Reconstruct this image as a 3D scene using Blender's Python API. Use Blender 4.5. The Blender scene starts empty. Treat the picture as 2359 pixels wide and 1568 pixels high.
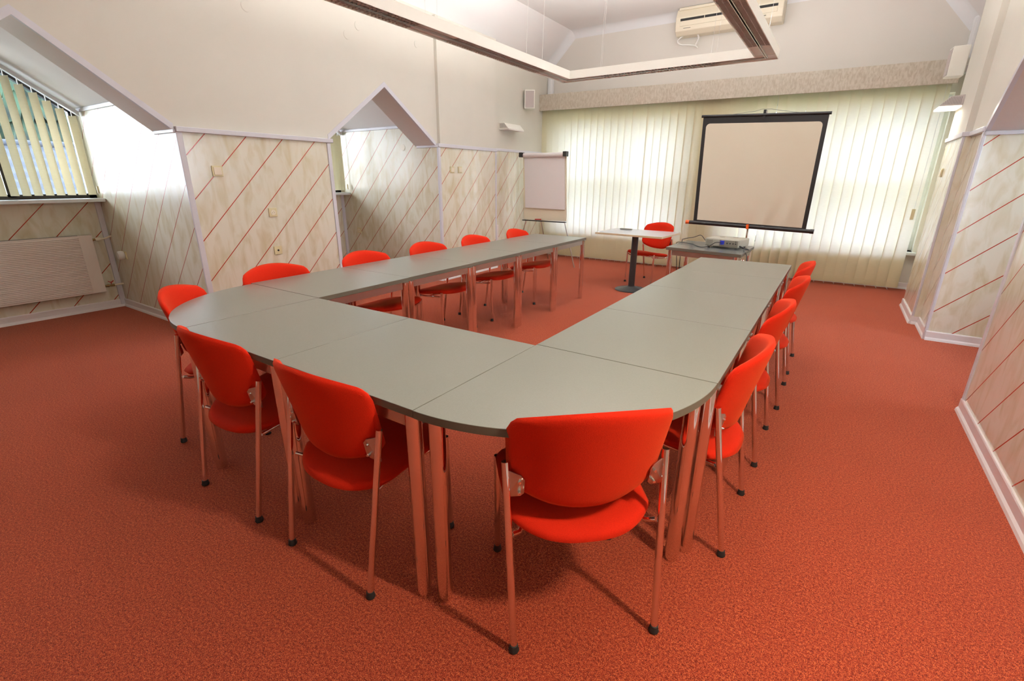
import bpy, bmesh, math, random
from mathutils import Vector, Matrix
random.seed(7)
PI = math.pi
scene = bpy.context.scene
COL = scene.collection

# ------------------------------------------------------------ camera
def cam_axes(yaw, pitch, roll):
    f = Vector((math.sin(yaw)*math.cos(pitch), math.cos(yaw)*math.cos(pitch), math.sin(pitch)))
    r0 = Vector((math.cos(yaw), -math.sin(yaw), 0)); u0 = r0.cross(f)
    r = math.cos(roll)*r0 + math.sin(roll)*u0
    u = -math.sin(roll)*r0 + math.cos(roll)*u0
    return r, u, f
cd = bpy.data.cameras.new('camera'); cam = bpy.data.objects.new('camera', cd); COL.objects.link(cam)
r, u, f = cam_axes(-0.5825, -0.3271, 0.0059)
M = Matrix((r, u, -f)).transposed().to_4x4(); M.translation = Vector((2.4117, -1.6193, 1.3967))
cam.matrix_world = M
cd.sensor_fit = 'HORIZONTAL'; cd.sensor_width = 36; cd.lens = 1097.32/2359*36
cd.clip_start = 0.02
scene.camera = cam

# ------------------------------------------------------------ colour, world, light
scene.view_settings.view_transform = 'Standard'
try: scene.view_settings.look = 'None'
except Exception: pass
scene.view_settings.gamma = 1.0
scene.view_settings.use_curve_mapping = False
scene.view_settings.exposure = 0.0
w = bpy.data.worlds.new('sky'); scene.world = w; w.use_nodes = True
bg = w.node_tree.nodes['Background']; bg.inputs[0].default_value = (0.74, 0.87, 1.0, 1); bg.inputs[1].default_value = 12.5

def area(name, loc, direction, sx, sy, power, color=(1, 1, 1), portal=False):
    l = bpy.data.lights.new(name, 'AREA'); l.shape = 'RECTANGLE'; l.size = sx; l.size_y = sy
    l.energy = power; l.color = color
    if portal: l.cycles.is_portal = True
    o = bpy.data.objects.new(name, l); COL.objects.link(o); o.location = loc
    o.rotation_euler = Vector(direction).to_track_quat('-Z', 'Y').to_euler()
    return o
# sky light coming through the openings
area('portal_far_left', (-0.85, 7.05, 1.5), (0, -1, 0), 2.3, 1.9, 1, portal=True)
area('portal_far_right', (2.1, 7.05, 1.5), (0, -1, 0), 2.3, 1.9, 1, portal=True)
for yc in (-0.435, 2.665):
    area('portal_dormer', (-4.36, yc, 1.75), (1, 0, 0), 1.6, 1.3, 1, portal=True)

for yc, e_ in ((-0.435, 190), (2.665, 190)):      # area lamps added outside, out of view, to brighten each recess
    area('added_daylight_dormer', (-4.95, yc-2.2, 1.95), (.8, 2.0, -.1), 1.2, 1.7, e_*.15, (.93, .95, 1))
    area('added_daylight_dormer', (-5.5, yc-1.35, 2.1), (1, .95, -.12), 2.4, 2.2, e_, (.93, .95, 1))

# ------------------------------------------------------------ materials
def new_mat(name):
    m = bpy.data.materials.new(name); m.use_nodes = True
    nt = m.node_tree; b = nt.nodes['Principled BSDF']
    return m, nt, b
def N(nt, kind, **kw):
    n = nt.nodes.new(kind)
    for k, v in kw.items(): setattr(n, k, v)
    return n
def srgb(r, g, b):
    def c(v):
        v /= 255
        return v/12.92 if v <= .04045 else ((v+.055)/1.055)**2.4
    return (c(r), c(g), c(b), 1)
def simple(name, col, rough=.5, metal=0, var=0.0, scale=20, bump=0.0, coat=0, spec=None):
    m, nt, b = new_mat(name)
    b.inputs['Base Color'].default_value = col; b.inputs['Roughness'].default_value = rough
    b.inputs['Metallic'].default_value = metal
    b.inputs['Coat Weight'].default_value = coat; b.inputs['Coat Roughness'].default_value = .08
    if spec is not None: b.inputs['Specular IOR Level'].default_value = spec
    tc = N(nt, 'ShaderNodeTexCoord'); no = N(nt, 'ShaderNodeTexNoise'); no.inputs['Scale'].default_value = scale
    no.inputs['Detail'].default_value = 5
    nt.links.new(tc.outputs['Object'], no.inputs['Vector'])
    mx = N(nt, 'ShaderNodeMix', data_type='RGBA', blend_type='MULTIPLY'); mx.inputs[0].default_value = 1
    rp = N(nt, 'ShaderNodeValToRGB'); rp.color_ramp.elements[0].position = .3; rp.color_ramp.elements[1].position = .7
    rp.color_ramp.elements[0].color = (1-var, 1-var, 1-var, 1); rp.color_ramp.elements[1].color = (1, 1, 1, 1)
    nt.links.new(no.outputs['Fac'], rp.inputs[0])
    mx.inputs[6].default_value = col; nt.links.new(rp.outputs[0], mx.inputs[7]); nt.links.new(mx.outputs[2], b.inputs['Base Color'])
    if bump:
        bp = N(nt, 'ShaderNodeBump'); bp.inputs['Strength'].default_value = bump; bp.inputs['Distance'].default_value = .002
        nt.links.new(no.outputs['Fac'], bp.inputs['Height']); nt.links.new(bp.outputs[0], b.inputs['Normal'])
    return m
M_wall = simple('cream_plaster', srgb(216, 212, 201), .85, var=.03, scale=3, spec=.2)
M_ceil = simple('white_plaster', srgb(238, 236, 236), .9, var=.02, scale=2, spec=.2)
M_farwall = simple('grey_cream_plaster', srgb(224, 219, 211), .9, var=.02, scale=2, spec=.2)
M_cove = simple('white_coving', srgb(232, 232, 234), .6)
M_trim = simple('lilac_white_trim', srgb(214, 213, 220), .35, var=.02)
M_soffit = simple('mauve_grey_panel', srgb(220, 211, 206), .45, var=.02)
M_base = simple('white_skirting', srgb(232, 226, 226), .3)
M_white = simple('white_plastic', srgb(235, 233, 228), .4)
M_offwhite = simple('off_white_plastic', srgb(228, 218, 196), .4)
M_ivory = simple('ivory_plastic', srgb(214, 203, 160), .35)
M_grille = simple('grey_speaker_cloth', srgb(196, 186, 182), .8, var=.1, scale=300)
M_chrome = simple('chrome', (.86, .84, .82, 1), .05, metal=1)
M_steel = simple('brushed_steel', (.62, .60, .57, 1), .28, metal=1)
M_alu = simple('dull_aluminium', srgb(206, 188, 181), .4)
M_black = simple('black_plastic', (.018, .017, .017, 1), .4)
M_rubber = simple('black_rubber', (.02, .02, .02, 1), .6)
M_castiron = simple('grey_black_metal', (.045, .043, .043, 1), .35, metal=.3)
M_edge = simple('grey_table_edge', srgb(98, 94, 82), .45)
M_paper = simple('white_paper', srgb(238, 234, 234), .8)
M_board = simple('cream_whiteboard', srgb(236, 228, 204), .35)
M_screen = simple('matte_screen_fabric', srgb(222, 213, 192), .9, var=.03, scale=2)
def screen_folds(m):
    nt = m.node_tree; b = nt.nodes['Principled BSDF']
    tc = N(nt, 'ShaderNodeTexCoord'); sp = N(nt, 'ShaderNodeSeparateXYZ'); nt.links.new(tc.outputs['Object'], sp.inputs[0])
    wv = N(nt, 'ShaderNodeTexWave', wave_type='BANDS', bands_direction='X'); wv.inputs['Scale'].default_value = 1.15; wv.inputs['Distortion'].default_value = 2.5; wv.inputs['Detail'].default_value = 1; wv.inputs['Detail Scale'].default_value = 1.2
    nt.links.new(tc.outputs['Object'], wv.inputs['Vector'])
    mr = N(nt, 'ShaderNodeMapRange'); mr.inputs[1].default_value = 1.55; mr.inputs[2].default_value = .85; nt.links.new(sp.outputs[2], mr.inputs[0])
    mx_ = N(nt, 'ShaderNodeMapRange'); mx_.inputs[1].default_value = -.45; mx_.inputs[2].default_value = .15; nt.links.new(sp.outputs[0], mx_.inputs[0])
    mu = N(nt, 'ShaderNodeMath', operation='MULTIPLY'); nt.links.new(wv.outputs['Fac'], mu.inputs[0]); nt.links.new(mr.outputs[0], mu.inputs[1])
    m2 = N(nt, 'ShaderNodeMath', operation='MULTIPLY'); nt.links.new(mu.outputs[0], m2.inputs[0]); nt.links.new(mx_.outputs[0], m2.inputs[1])
    bp = N(nt, 'ShaderNodeBump'); bp.inputs['Strength'].default_value = 1; bp.inputs['Distance'].default_value = .035
    nt.links.new(m2.outputs[0], bp.inputs['Height']); nt.links.new(bp.outputs[0], b.inputs['Normal'])
screen_folds(M_screen)
M_orange = simple('orange_plastic', srgb(235, 95, 25), .4)
M_redp = simple('red_plastic', srgb(190, 30, 25), .4)
M_brass = simple('aged_brass', srgb(140, 115, 75), .35, metal=.8)
M_blue = simple('blue_plastic', srgb(40, 60, 200), .4)
M_darkframe = simple('dark_brown_window_frame', (.03, .025, .022, 1), .4)
M_whiteframe = simple('white_window_frame', srgb(230, 232, 235), .35)
M_sill = simple('white_stone_sill', srgb(225, 228, 228), .25, var=.05, scale=8)
M_rad = simple('white_radiator_enamel', srgb(226, 214, 204), .35)
M_ped = simple('pale_laminate', srgb(192, 191, 197), .22, var=.02)
M_pedge = simple('beech_edge', srgb(200, 180, 145), .5)
M_lampwhite = simple('cream_white_enamel', srgb(249, 248, 238), .4)
M_proj = simple('warm_grey_plastic', srgb(166, 164, 150), .4)
M_projd = simple('grey_plastic_connectors', srgb(128, 124, 112), .45)
M_bark = simple('bark', (.05, .035, .025, 1), .9, var=.4, scale=10)
M_wood_or = simple('orange_varnished_wood', srgb(190, 130, 70), .5, var=.2, scale=6)
M_wood_dk = simple('dark_stained_wood', (.04, .028, .022, 1), .6, var=.2, scale=6)
M_ground = simple('grass_ground', (.06, .11, .04, 1), .9, var=.4, scale=2)

def mat_table():
    m, nt, b = new_mat('grey_green_laminate')
    tc = N(nt, 'ShaderNodeTexCoord'); n1 = N(nt, 'ShaderNodeTexNoise'); n1.inputs['Scale'].default_value = 260
    n2 = N(nt, 'ShaderNodeTexNoise'); n2.inputs['Scale'].default_value = 3
    mx = N(nt, 'ShaderNodeMix', data_type='RGBA'); mx.inputs[6].default_value = srgb(112, 113, 102); mx.inputs[7].default_value = srgb(127, 127, 116)
    nt.links.new(tc.outputs['Object'], n1.inputs['Vector']); nt.links.new(tc.outputs['Object'], n2.inputs['Vector'])
    nt.links.new(n1.outputs['Fac'], mx.inputs[0]); nt.links.new(mx.outputs[2], b.inputs['Base Color'])
    b.inputs['Roughness'].default_value = .29; b.inputs['Specular IOR Level'].default_value = .55
    bp = N(nt, 'ShaderNodeBump'); bp.inputs['Strength'].default_value = .08; bp.inputs['Distance'].default_value = .001
    nt.links.new(n1.outputs['Fac'], bp.inputs['Height']); nt.links.new(bp.outputs[0], b.inputs['Normal'])
    return m
M_table = mat_table()

def mat_carpet():
    m, nt, b = new_mat('red_orange_loop_carpet')
    tc = N(nt, 'ShaderNodeTexCoord')
    n1 = N(nt, 'ShaderNodeTexNoise'); n1.inputs['Scale'].default_value = 330; n1.inputs['Detail'].default_value = 2
    n2 = N(nt, 'ShaderNodeTexNoise'); n2.inputs['Scale'].default_value = 115; n2.inputs['Detail'].default_value = 3
    n3 = N(nt, 'ShaderNodeTexNoise'); n3.inputs['Scale'].default_value = 1.3; n3.inputs['Detail'].default_value = 3
    for n in (n1, n2, n3): nt.links.new(tc.outputs['Object'], n.inputs['Vector'])
    rp = N(nt, 'ShaderNodeValToRGB')
    e = rp.color_ramp.elements; e[0].position = .30; e[0].color = srgb(92, 28, 23); e[1].position = .70; e[1].color = srgb(220, 118, 70)
    k = rp.color_ramp.elements.new(.5); k.color = srgb(161, 58, 38)
    ad = N(nt, 'ShaderNodeMath', operation='ADD'); ad.inputs[1].default_value = -.25
    av = N(nt, 'ShaderNodeMath', operation='MULTIPLY_ADD'); av.inputs[1].default_value = .5
    nt.links.new(n2.outputs['Fac'], av.inputs[0]); nt.links.new(n1.outputs['Fac'], av.inputs[2])
    nt.links.new(av.outputs[0], ad.inputs[0]); nt.links.new(ad.outputs[0], rp.inputs[0])
    mx = N(nt, 'ShaderNodeMix', data_type='RGBA', blend_type='MULTIPLY'); mx.inputs[0].default_value = 1
    r2 = N(nt, 'ShaderNodeValToRGB'); r2.color_ramp.elements[0].position = .3; r2.color_ramp.elements[1].position = .7
    r2.color_ramp.elements[0].color = (.9, .88, .88, 1)
    nt.links.new(n3.outputs['Fac'], r2.inputs[0]); nt.links.new(rp.outputs[0], mx.inputs[6]); nt.links.new(r2.outputs[0], mx.inputs[7])
    nt.links.new(mx.outputs[2], b.inputs['Base Color'])
    b.inputs['Roughness'].default_value = .95; b.inputs['Specular IOR Level'].default_value = .1
    b.inputs['Sheen Weight'].default_value = .35; b.inputs['Sheen Roughness'].default_value = .45; b.inputs['Sheen Tint'].default_value = (1, .50, .38, 1)
    bp = N(nt, 'ShaderNodeBump'); bp.inputs['Strength'].default_value = .7; bp.inputs['Distance'].default_value = .006
    nt.links.new(av.outputs[0], bp.inputs['Height']); nt.links.new(bp.outputs[0], b.inputs['Normal'])
    return m
M_carpet = mat_carpet()

def mat_fabric():
    m, nt, b = new_mat('red_woven_upholstery')
    tc = N(nt, 'ShaderNodeTexCoord'); wv = N(nt, 'ShaderNodeTexNoise'); wv.inputs['Scale'].default_value = 420; wv.inputs['Detail'].default_value = 2
    nt.links.new(tc.outputs['Object'], wv.inputs['Vector'])
    mx = N(nt, 'ShaderNodeMix', data_type='RGBA'); mx.inputs[6].default_value = srgb(186, 24, 9); mx.inputs[7].default_value = srgb(226, 44, 13)
    nt.links.new(wv.outputs['Fac'], mx.inputs[0]); nt.links.new(mx.outputs[2], b.inputs['Base Color'])
    b.inputs['Roughness'].default_value = .85; b.inputs['Specular IOR Level'].default_value = .15
    b.inputs['Sheen Weight'].default_value = .2; b.inputs['Sheen Tint'].default_value = (1, .35, .1, 1)
    bp = N(nt, 'ShaderNodeBump'); bp.inputs['Strength'].default_value = .35; bp.inputs['Distance'].default_value = .002
    nt.links.new(wv.outputs['Fac'], bp.inputs['Height']); nt.links.new(bp.outputs[0], b.inputs['Normal'])
    return m
M_fabric = mat_fabric()

def mat_panel(name, axis, sign, c0, spacing=.352, width=.0072, rough=.16, spec=.6):
    """marbled cream panelling with thin red 45 degree lines: z + sign*axis = c0 + k*spacing"""
    m, nt, b = new_mat(name)
    tc = N(nt, 'ShaderNodeTexCoord'); sp = N(nt, 'ShaderNodeSeparateXYZ'); nt.links.new(tc.outputs['Object'], sp.inputs[0])
    def math_(op, a, bb):
        n = N(nt, 'ShaderNodeMath', operation=op)
        for i, v in enumerate((a, bb)):
            if v is None: continue
            if isinstance(v, (int, float)): n.inputs[i].default_value = v
            else: nt.links.new(v, n.inputs[i])
        return n.outputs[0]
    h = math_('MULTIPLY', sp.outputs['XYZ'.index(axis)], sign)
    s = math_('ADD', sp.outputs[2], h)
    s = math_('SUBTRACT', s, c0 - 50*spacing)
    s = math_('MODULO', s, spacing)
    ln = math_('LESS_THAN', s, width*1.414)
    mp = N(nt, 'ShaderNodeMapping'); mp.inputs['Scale'].default_value = (7, 7, 2.2)
    mp.inputs['Rotation'].default_value = (.35, .35, 0)
    nt.links.new(tc.outputs['Object'], mp.inputs[0])
    no = N(nt, 'ShaderNodeTexNoise'); no.inputs['Scale'].default_value = 1.6; no.inputs['Detail'].default_value = 6; no.inputs['Distortion'].default_value = .8
    nt.links.new(mp.outputs[0], no.inputs['Vector'])
    rp = N(nt, 'ShaderNodeValToRGB'); e = rp.color_ramp.elements
    e[0].position = .28; e[0].color = srgb(207, 196, 164); e[1].position = .55; e[1].color = srgb(225, 221, 204)
    nt.links.new(no.outputs['Fac'], rp.inputs[0])
    mx = N(nt, 'ShaderNodeMix', data_type='RGBA'); nt.links.new(ln, mx.inputs[0]); nt.links.new(rp.outputs[0], mx.inputs[6])
    mx.inputs[7].default_value = srgb(172, 54, 24)
    nt.links.new(mx.outputs[2], b.inputs['Base Color']); b.inputs['Roughness'].default_value = rough
    b.inputs['Specular IOR Level'].default_value = spec
    return m
P_pillar = mat_panel('marbled_panel_pillar', 'Y', -1, .44)
P_rad = mat_panel('marbled_panel_recess_back', 'Y', -1, .16)
P_rad2 = mat_panel('marbled_panel_recess_back_far', 'Y', -1, .30)
P_side = mat_panel('marbled_panel_recess_side', 'X', -1, 4.56, rough=.30, spec=.22)
P_side2 = mat_panel('marbled_panel_far_recess_side', 'X', -1, 4.42, rough=.22, spec=.35)
P_col = mat_panel('marbled_panel_column', 'Y', -1, -2.23, rough=.09)
P_colb = mat_panel('marbled_panel_corner', 'Y', -1, -4.61, rough=.09)
P_rside = mat_panel('marbled_panel_right_recess', 'X', -1, -1.641)
P_rcol = mat_panel('marbled_panel_right', 'Y', 1, 2.308, rough=.09)
P_plain = mat_panel('marbled_panel_plain', 'Y', 1, 500, spacing=1000)
P_rfar = mat_panel('marbled_panel_right_far', 'Y', 1, 5.855, rough=.09)

def mat_blind():
    m, nt, b = new_mat('translucent_cream_blind_fabric')
    out = nt.nodes['Material Output']
    tc = N(nt, 'ShaderNodeTexCoord'); mp = N(nt, 'ShaderNodeMapping'); mp.inputs['Scale'].default_value = (14, 14, 260)
    no = N(nt, 'ShaderNodeTexNoise'); no.inputs['Scale'].default_value = 1
    nt.links.new(tc.outputs['Object'], mp.inputs[0]); nt.links.new(mp.outputs[0], no.inputs['Vector'])
    mx = N(nt, 'ShaderNodeMix', data_type='RGBA'); nt.links.new(no.outputs['Fac'], mx.inputs[0])
    mx.inputs[6].default_value = srgb(214, 203, 160); mx.inputs[7].default_value = srgb(232, 223, 186)
    d = N(nt, 'ShaderNodeBsdfDiffuse'); t = N(nt, 'ShaderNodeBsdfTranslucent')
    nt.links.new(mx.outputs[2], d.inputs[0]); t.inputs[0].default_value = srgb(246, 243, 240)
    ms = N(nt, 'ShaderNodeMixShader'); ms.inputs[0].default_value = .265
    nt.links.new(d.outputs[0], ms.inputs[1]); nt.links.new(t.outputs[0], ms.inputs[2]); nt.links.new(ms.outputs[0], out.inputs[0])
    return m
M_blind = mat_blind()
def mat_glass():
    m, nt, b = new_mat('window_glass')
    out = nt.nodes['Material Output']; tr_ = N(nt, 'ShaderNodeBsdfTransparent'); gl = N(nt, 'ShaderNodeBsdfGlossy'); gl.inputs['Roughness'].default_value = .01
    fr = N(nt, 'ShaderNodeFresnel'); fr.inputs[0].default_value = 1.35; ms = N(nt, 'ShaderNodeMixShader')
    nt.links.new(fr.outputs[0], ms.inputs[0]); nt.links.new(tr_.outputs[0], ms.inputs[1]); nt.links.new(gl.outputs[0], ms.inputs[2]); nt.links.new(ms.outputs[0], out.inputs[0])
    return m
M_glass = mat_glass()
def mat_emit(name, col, s):
    m, nt, b = new_mat(name); b.inputs['Emission Color'].default_value = col; b.inputs['Emission Strength'].default_value = s
    b.inputs['Base Color'].default_value = col
    return m
M_diff = mat_emit('lit_lamp_diffuser', (1, .94, .82, 1), 1.1)
M_grilled = simple('dark_perforation', srgb(130, 122, 118), .6)
M_lampgrey = simple('grey_lamp_enamel', srgb(196, 188, 184), .4)
def mat_pelmet():
    m, nt, b = new_mat('mottled_beige_pelmet')
    tc = N(nt, 'ShaderNodeTexCoord'); mp = N(nt, 'ShaderNodeMapping'); mp.inputs['Scale'].default_value = (46, 46, 20); mp.inputs['Rotation'].default_value = (0, -.6, 0)
    no = N(nt, 'ShaderNodeTexNoise'); no.inputs['Scale'].default_value = 1; no.inputs['Detail'].default_value = 4; no.inputs['Distortion'].default_value = .5
    nt.links.new(tc.outputs['Object'], mp.inputs[0]); nt.links.new(mp.outputs[0], no.inputs['Vector'])
    rp = N(nt, 'ShaderNodeValToRGB'); e = rp.color_ramp.elements; e[0].position = .35; e[0].color = srgb(188, 177, 158); e[1].position = .62; e[1].color = srgb(208, 200, 185)
    nt.links.new(no.outputs['Fac'], rp.inputs[0]); nt.links.new(rp.outputs[0], b.inputs['Base Color']); b.inputs['Roughness'].default_value = .6
    return m
M_pelmet = mat_pelmet()
def mat_rooftile():
    m, nt, b = new_mat('blue_grey_roof_tile')
    b.inputs['Base Color'].default_value = (.055, .062, .078, 1); b.inputs['Roughness'].default_value = .7; b.inputs['Specular IOR Level'].default_value = .2
    return m
M_tile = mat_rooftile()
def mat_leaf():
    m, nt, b = new_mat('dark_conifer_foliage')
    tc = N(nt, 'ShaderNodeTexCoord'); no = N(nt, 'ShaderNodeTexNoise'); no.inputs['Scale'].default_value = 2.5; no.inputs['Detail'].default_value = 8
    nt.links.new(tc.outputs['Object'], no.inputs['Vector'])
    rp = N(nt, 'ShaderNodeValToRGB'); e = rp.color_ramp.elements; e[0].position = .4; e[0].color = (.004, .011, .008, 1); e[1].position = .62; e[1].color = (.026, .060, .030, 1)
    nt.links.new(no.outputs['Fac'], rp.inputs[0]); nt.links.new(rp.outputs[0], b.inputs['Base Color']); b.inputs['Roughness'].default_value = .8
    return m
M_leaf = mat_leaf()

# ------------------------------------------------------------ geometry helpers
def obj(name, bm, mat, parent=None, smooth=None, kind=None, bevel=0):
    me = bpy.data.meshes.new(name)
    bmesh.ops.recalc_face_normals(bm, faces=bm.faces)
    bm.to_mesh(me); bm.free()
    mats = mat if isinstance(mat, (list, tuple)) else [mat]
    for mm in mats: me.materials.append(mm)
    o = bpy.data.objects.new(name, me); COL.objects.link(o)
    if smooth is not None:
        for p in me.polygons: p.use_smooth = True
        if smooth < 180:
            md = None
            try: me.set_sharp_from_angle(angle=math.radians(smooth))
            except Exception: pass
    if bevel:
        bv = o.modifiers.new('bevel', 'BEVEL'); bv.width = bevel; bv.segments = 2; bv.limit_method = 'ANGLE'
    if parent is not None: o.parent = parent
    if kind: o['kind'] = kind
    return o
def struct(name, bm, mat, **k): return obj(name, bm, mat, kind='structure', **k)
def thing(name, label, cat, loc=(0, 0, 0), rotz=0, group=None):
    o = bpy.data.objects.new(name, None); COL.objects.link(o); o.location = loc; o.rotation_euler = (0, 0, rotz)
    o.empty_display_size = .1
    return tag(o, label, cat, group)
def tag(o, label, cat, group=None):
    o['label'] = label; o['category'] = cat
    if group: o['group'] = group
    return o
def dup(root, loc, rotz, label, group=None):
    def cp(s, par):
        c = s.copy(); COL.objects.link(c); c.parent = par
        for ch in list(s.children): cp(ch, c)
        return c
    r_ = cp(root, None); r_.location = loc; r_.rotation_euler = (0, 0, rotz); r_['label'] = label
    if group: r_['group'] = group
    return r_
def B(bm, x0, x1, y0, y1, z0, z1, mi=0):
    vs = [bm.verts.new((x, y, z)) for x in (x0, x1) for y in (y0, y1) for z in (z0, z1)]
    for q in ((0, 1, 3, 2), (4, 6, 7, 5), (0, 4, 5, 1), (2, 3, 7, 6), (0, 2, 6, 4), (1, 5, 7, 3)):
        fc = bm.faces.new([vs[i] for i in q]); fc.material_index = mi
def box(*a):
    bm = bmesh.new(); B(bm, *a); return bm
def prism(bm, pts, d, mi=0):
    """closed prism: 3D polygon pts extruded along vector d"""
    d = Vector(d); a = [bm.verts.new(p) for p in pts]; b = [bm.verts.new(Vector(p)+d) for p in pts]
    n = len(pts)
    fs = [bm.faces.new(a), bm.faces.new(b[::-1])]
    for i in range(n): fs.append(bm.faces.new((a[i], b[i], b[(i+1) % n], a[(i+1) % n])))
    for q in fs: q.material_index = mi
def tube(bm, pts, r_, seg=12, caps=True, mi=0, closed=False):
    pts = [Vector(p) for p in pts]; rings = []; n = len(pts)
    rs = r_ if isinstance(r_, (list, tuple)) else [r_]*n
    prev = None
    for i, p in enumerate(pts):
        if closed: t = (pts[(i+1) % n]-pts[i-1]).normalized()
        else:
            t = (pts[min(i+1, n-1)]-pts[max(i-1, 0)]).normalized()
        if prev is None:
            a = Vector((0, 0, 1)) if abs(t.z) < .9 else Vector((1, 0, 0)); nx = t.cross(a).normalized()
        else:
            nx = (prev - t*prev.dot(t)).normalized()
        prev = nx; ny = t.cross(nx)
        rings.append([bm.verts.new(p + rs[i]*(math.cos(2*PI*k/seg)*nx + math.sin(2*PI*k/seg)*ny)) for k in range(seg)])
    m_ = n if closed else n-1
    for i in range(m_):
        a, b = rings[i], rings[(i+1) % n]
        for k in range(seg): bm.faces.new((a[k], a[(k+1) % seg], b[(k+1) % seg], b[k])).material_index = mi
    if caps and not closed:
        bm.faces.new(rings[0][::-1]).material_index = mi; bm.faces.new(rings[-1]).material_index = mi
def T(pts, r_, seg=12, **k):
    bm = bmesh.new(); tube(bm, pts, r_, seg, **k); return bm
def lathe(bm, prof, c=(0, 0, 0), seg=40, mi=0):
    c = Vector(c); rings = []
    for (r_, z) in prof:
        if r_ < 1e-6: rings.append([bm.verts.new(c+Vector((0, 0, z)))])
        else: rings.append([bm.verts.new(c+Vector((r_*math.cos(2*PI*k/seg), r_*math.sin(2*PI*k/seg), z))) for k in range(seg)])
    for a, b in zip(rings, rings[1:]):
        for k in range(seg):
            q = [a[k % len(a)], a[(k+1) % len(a)], b[(k+1) % len(b)], b[k % len(b)]]
            q = list(dict.fromkeys(q))
            if len(q) > 2: bm.faces.new(q).material_index = mi
def smoothpath(pts, n=8):
    """Catmull-Rom through pts"""
    P_ = [Vector(p) for p in pts]; P_ = [P_[0]]+P_+[P_[-1]]; out = []
    for i in range(1, len(P_)-2):
        a, b, c, d = P_[i-1:i+3]
        for k in range(n):
            t = k/n
            out.append(.5*((2*b)+(-a+c)*t+(2*a-5*b+4*c-d)*t*t+(-a+3*b-3*c+d)*t**3))
    out.append(P_[-2]); return out

# ------------------------------------------------------------ room shell
struct('floor', box(-4.6, 5.6, -4.2, 7.0, -.2, 0), M_carpet)
CZ = 3.75
SL = (-1.85, 2.88)          # flat ceiling between these x
bm = bmesh.new(); prism(bm, [(SL[0], -4.2, CZ), (SL[1], -4.2, CZ), (SL[1], 6.9, CZ), (SL[0], 6.9, CZ)], (0, 0, .12)); struct('ceiling', bm, M_ceil)
bm = bmesh.new(); prism(bm, [(-2.62, -4.2, 3.0), (-2.62, 6.9, 3.0), (SL[0], 6.9, CZ), (SL[0], -4.2, CZ)], (-.08, 0, .12)); struct('ceiling', bm, M_ceil)
bm = bmesh.new(); prism(bm, [(3.55, -4.2, 2.95), (3.55, 6.9, 2.95), (SL[1], 6.9, CZ), (SL[1], -4.2, CZ)], (.08, 0, .12)); struct('ceiling', bm, M_ceil)

RZ = 1.765          # foot of the gables / dado height
EZ = 2.04           # dormer eave
def gable_pts(y0, y1, foot, apex): return [(y0, foot), ((y0+y1)/2, apex), (y1, foot)]
NI = [(-1.24, .37), (1.83, 3.50)]
# upper left wall with the two gable shaped openings (its thickness is the soffit)
XL = -2.19
pts = [(-4.2, RZ)]
pts += [(NI[0][0], RZ), (-.435, 2.382), (NI[0][1], RZ)]
pts += [(NI[1][0], RZ+.02), (2.665, 2.40), (NI[1][1], RZ+.05)]
pts += [(3.60, RZ+.05), (3.60, 3.32), (-4.2, 3.32)]
bm = bmesh.new(); prism(bm, [(XL, y, z) for y, z in pts], (-.36, 0, 0)); struct('wall_left', bm, M_wall)
bm = bmesh.new(); prism(bm, [(-2.145, y, z) for y, z in [(3.54, 1.83), (4.83, 1.83), (4.83, 3.30), (3.54, 3.30)]], (-.45, 0, 0)); struct('wall_left', bm, M_wall)
struct('wall_left', box(-2.6, -2.28, 4.83, 6.75, 1.83, 3.3), M_wall)
# lower panels
struct('wall_left', box(-2.5, -2.17, .374, 1.826, 0, RZ), P_pillar)
struct('wall_left', box(-2.5, -2.17, -4.2, -1.24, 0, RZ), P_pillar)
struct('wall_left', box(-2.6, -2.15, 3.504, 4.83, 0, 1.81), [P_col])
struct('wall_left', box(-2.6, -2.28, 4.83, 6.75, 0, 1.83), P_colb)
# dado rails and corner strips
def trim(x0, x1, y0, y1, z0, z1, m=None, name='trim_1', bv=.004): return struct(name, box(x0, x1, y0, y1, z0, z1), m or M_trim, bevel=bv)
tn = [0]
def tr(*a, **k):
    tn[0] += 1; return trim(*a, name='trim_%d' % tn[0], **k)
tr(-2.19, -2.145, .37, 1.86, RZ-.022, RZ+.018)
tr(-2.19, -2.145, -4.2, -1.24, RZ-.022, RZ+.018)
tr(-2.18, -2.13, 3.50, 4.84, 1.79, 1.835)
tr(-2.3, -2.262, 4.83, 6.7, 1.815, 1.855)
tr(-2.175, -2.158, .368, .415, 0, RZ-.022)       # pillar edge strips
tr(-2.175, -2.158, 1.79, 1.832, 0, RZ-.022)
tr(-2.17, -2.138, 3.494, 3.535, 0, 1.79)
tr(-2.165, -2.142, 4.80, 4.835, 0, 1.79)
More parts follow.
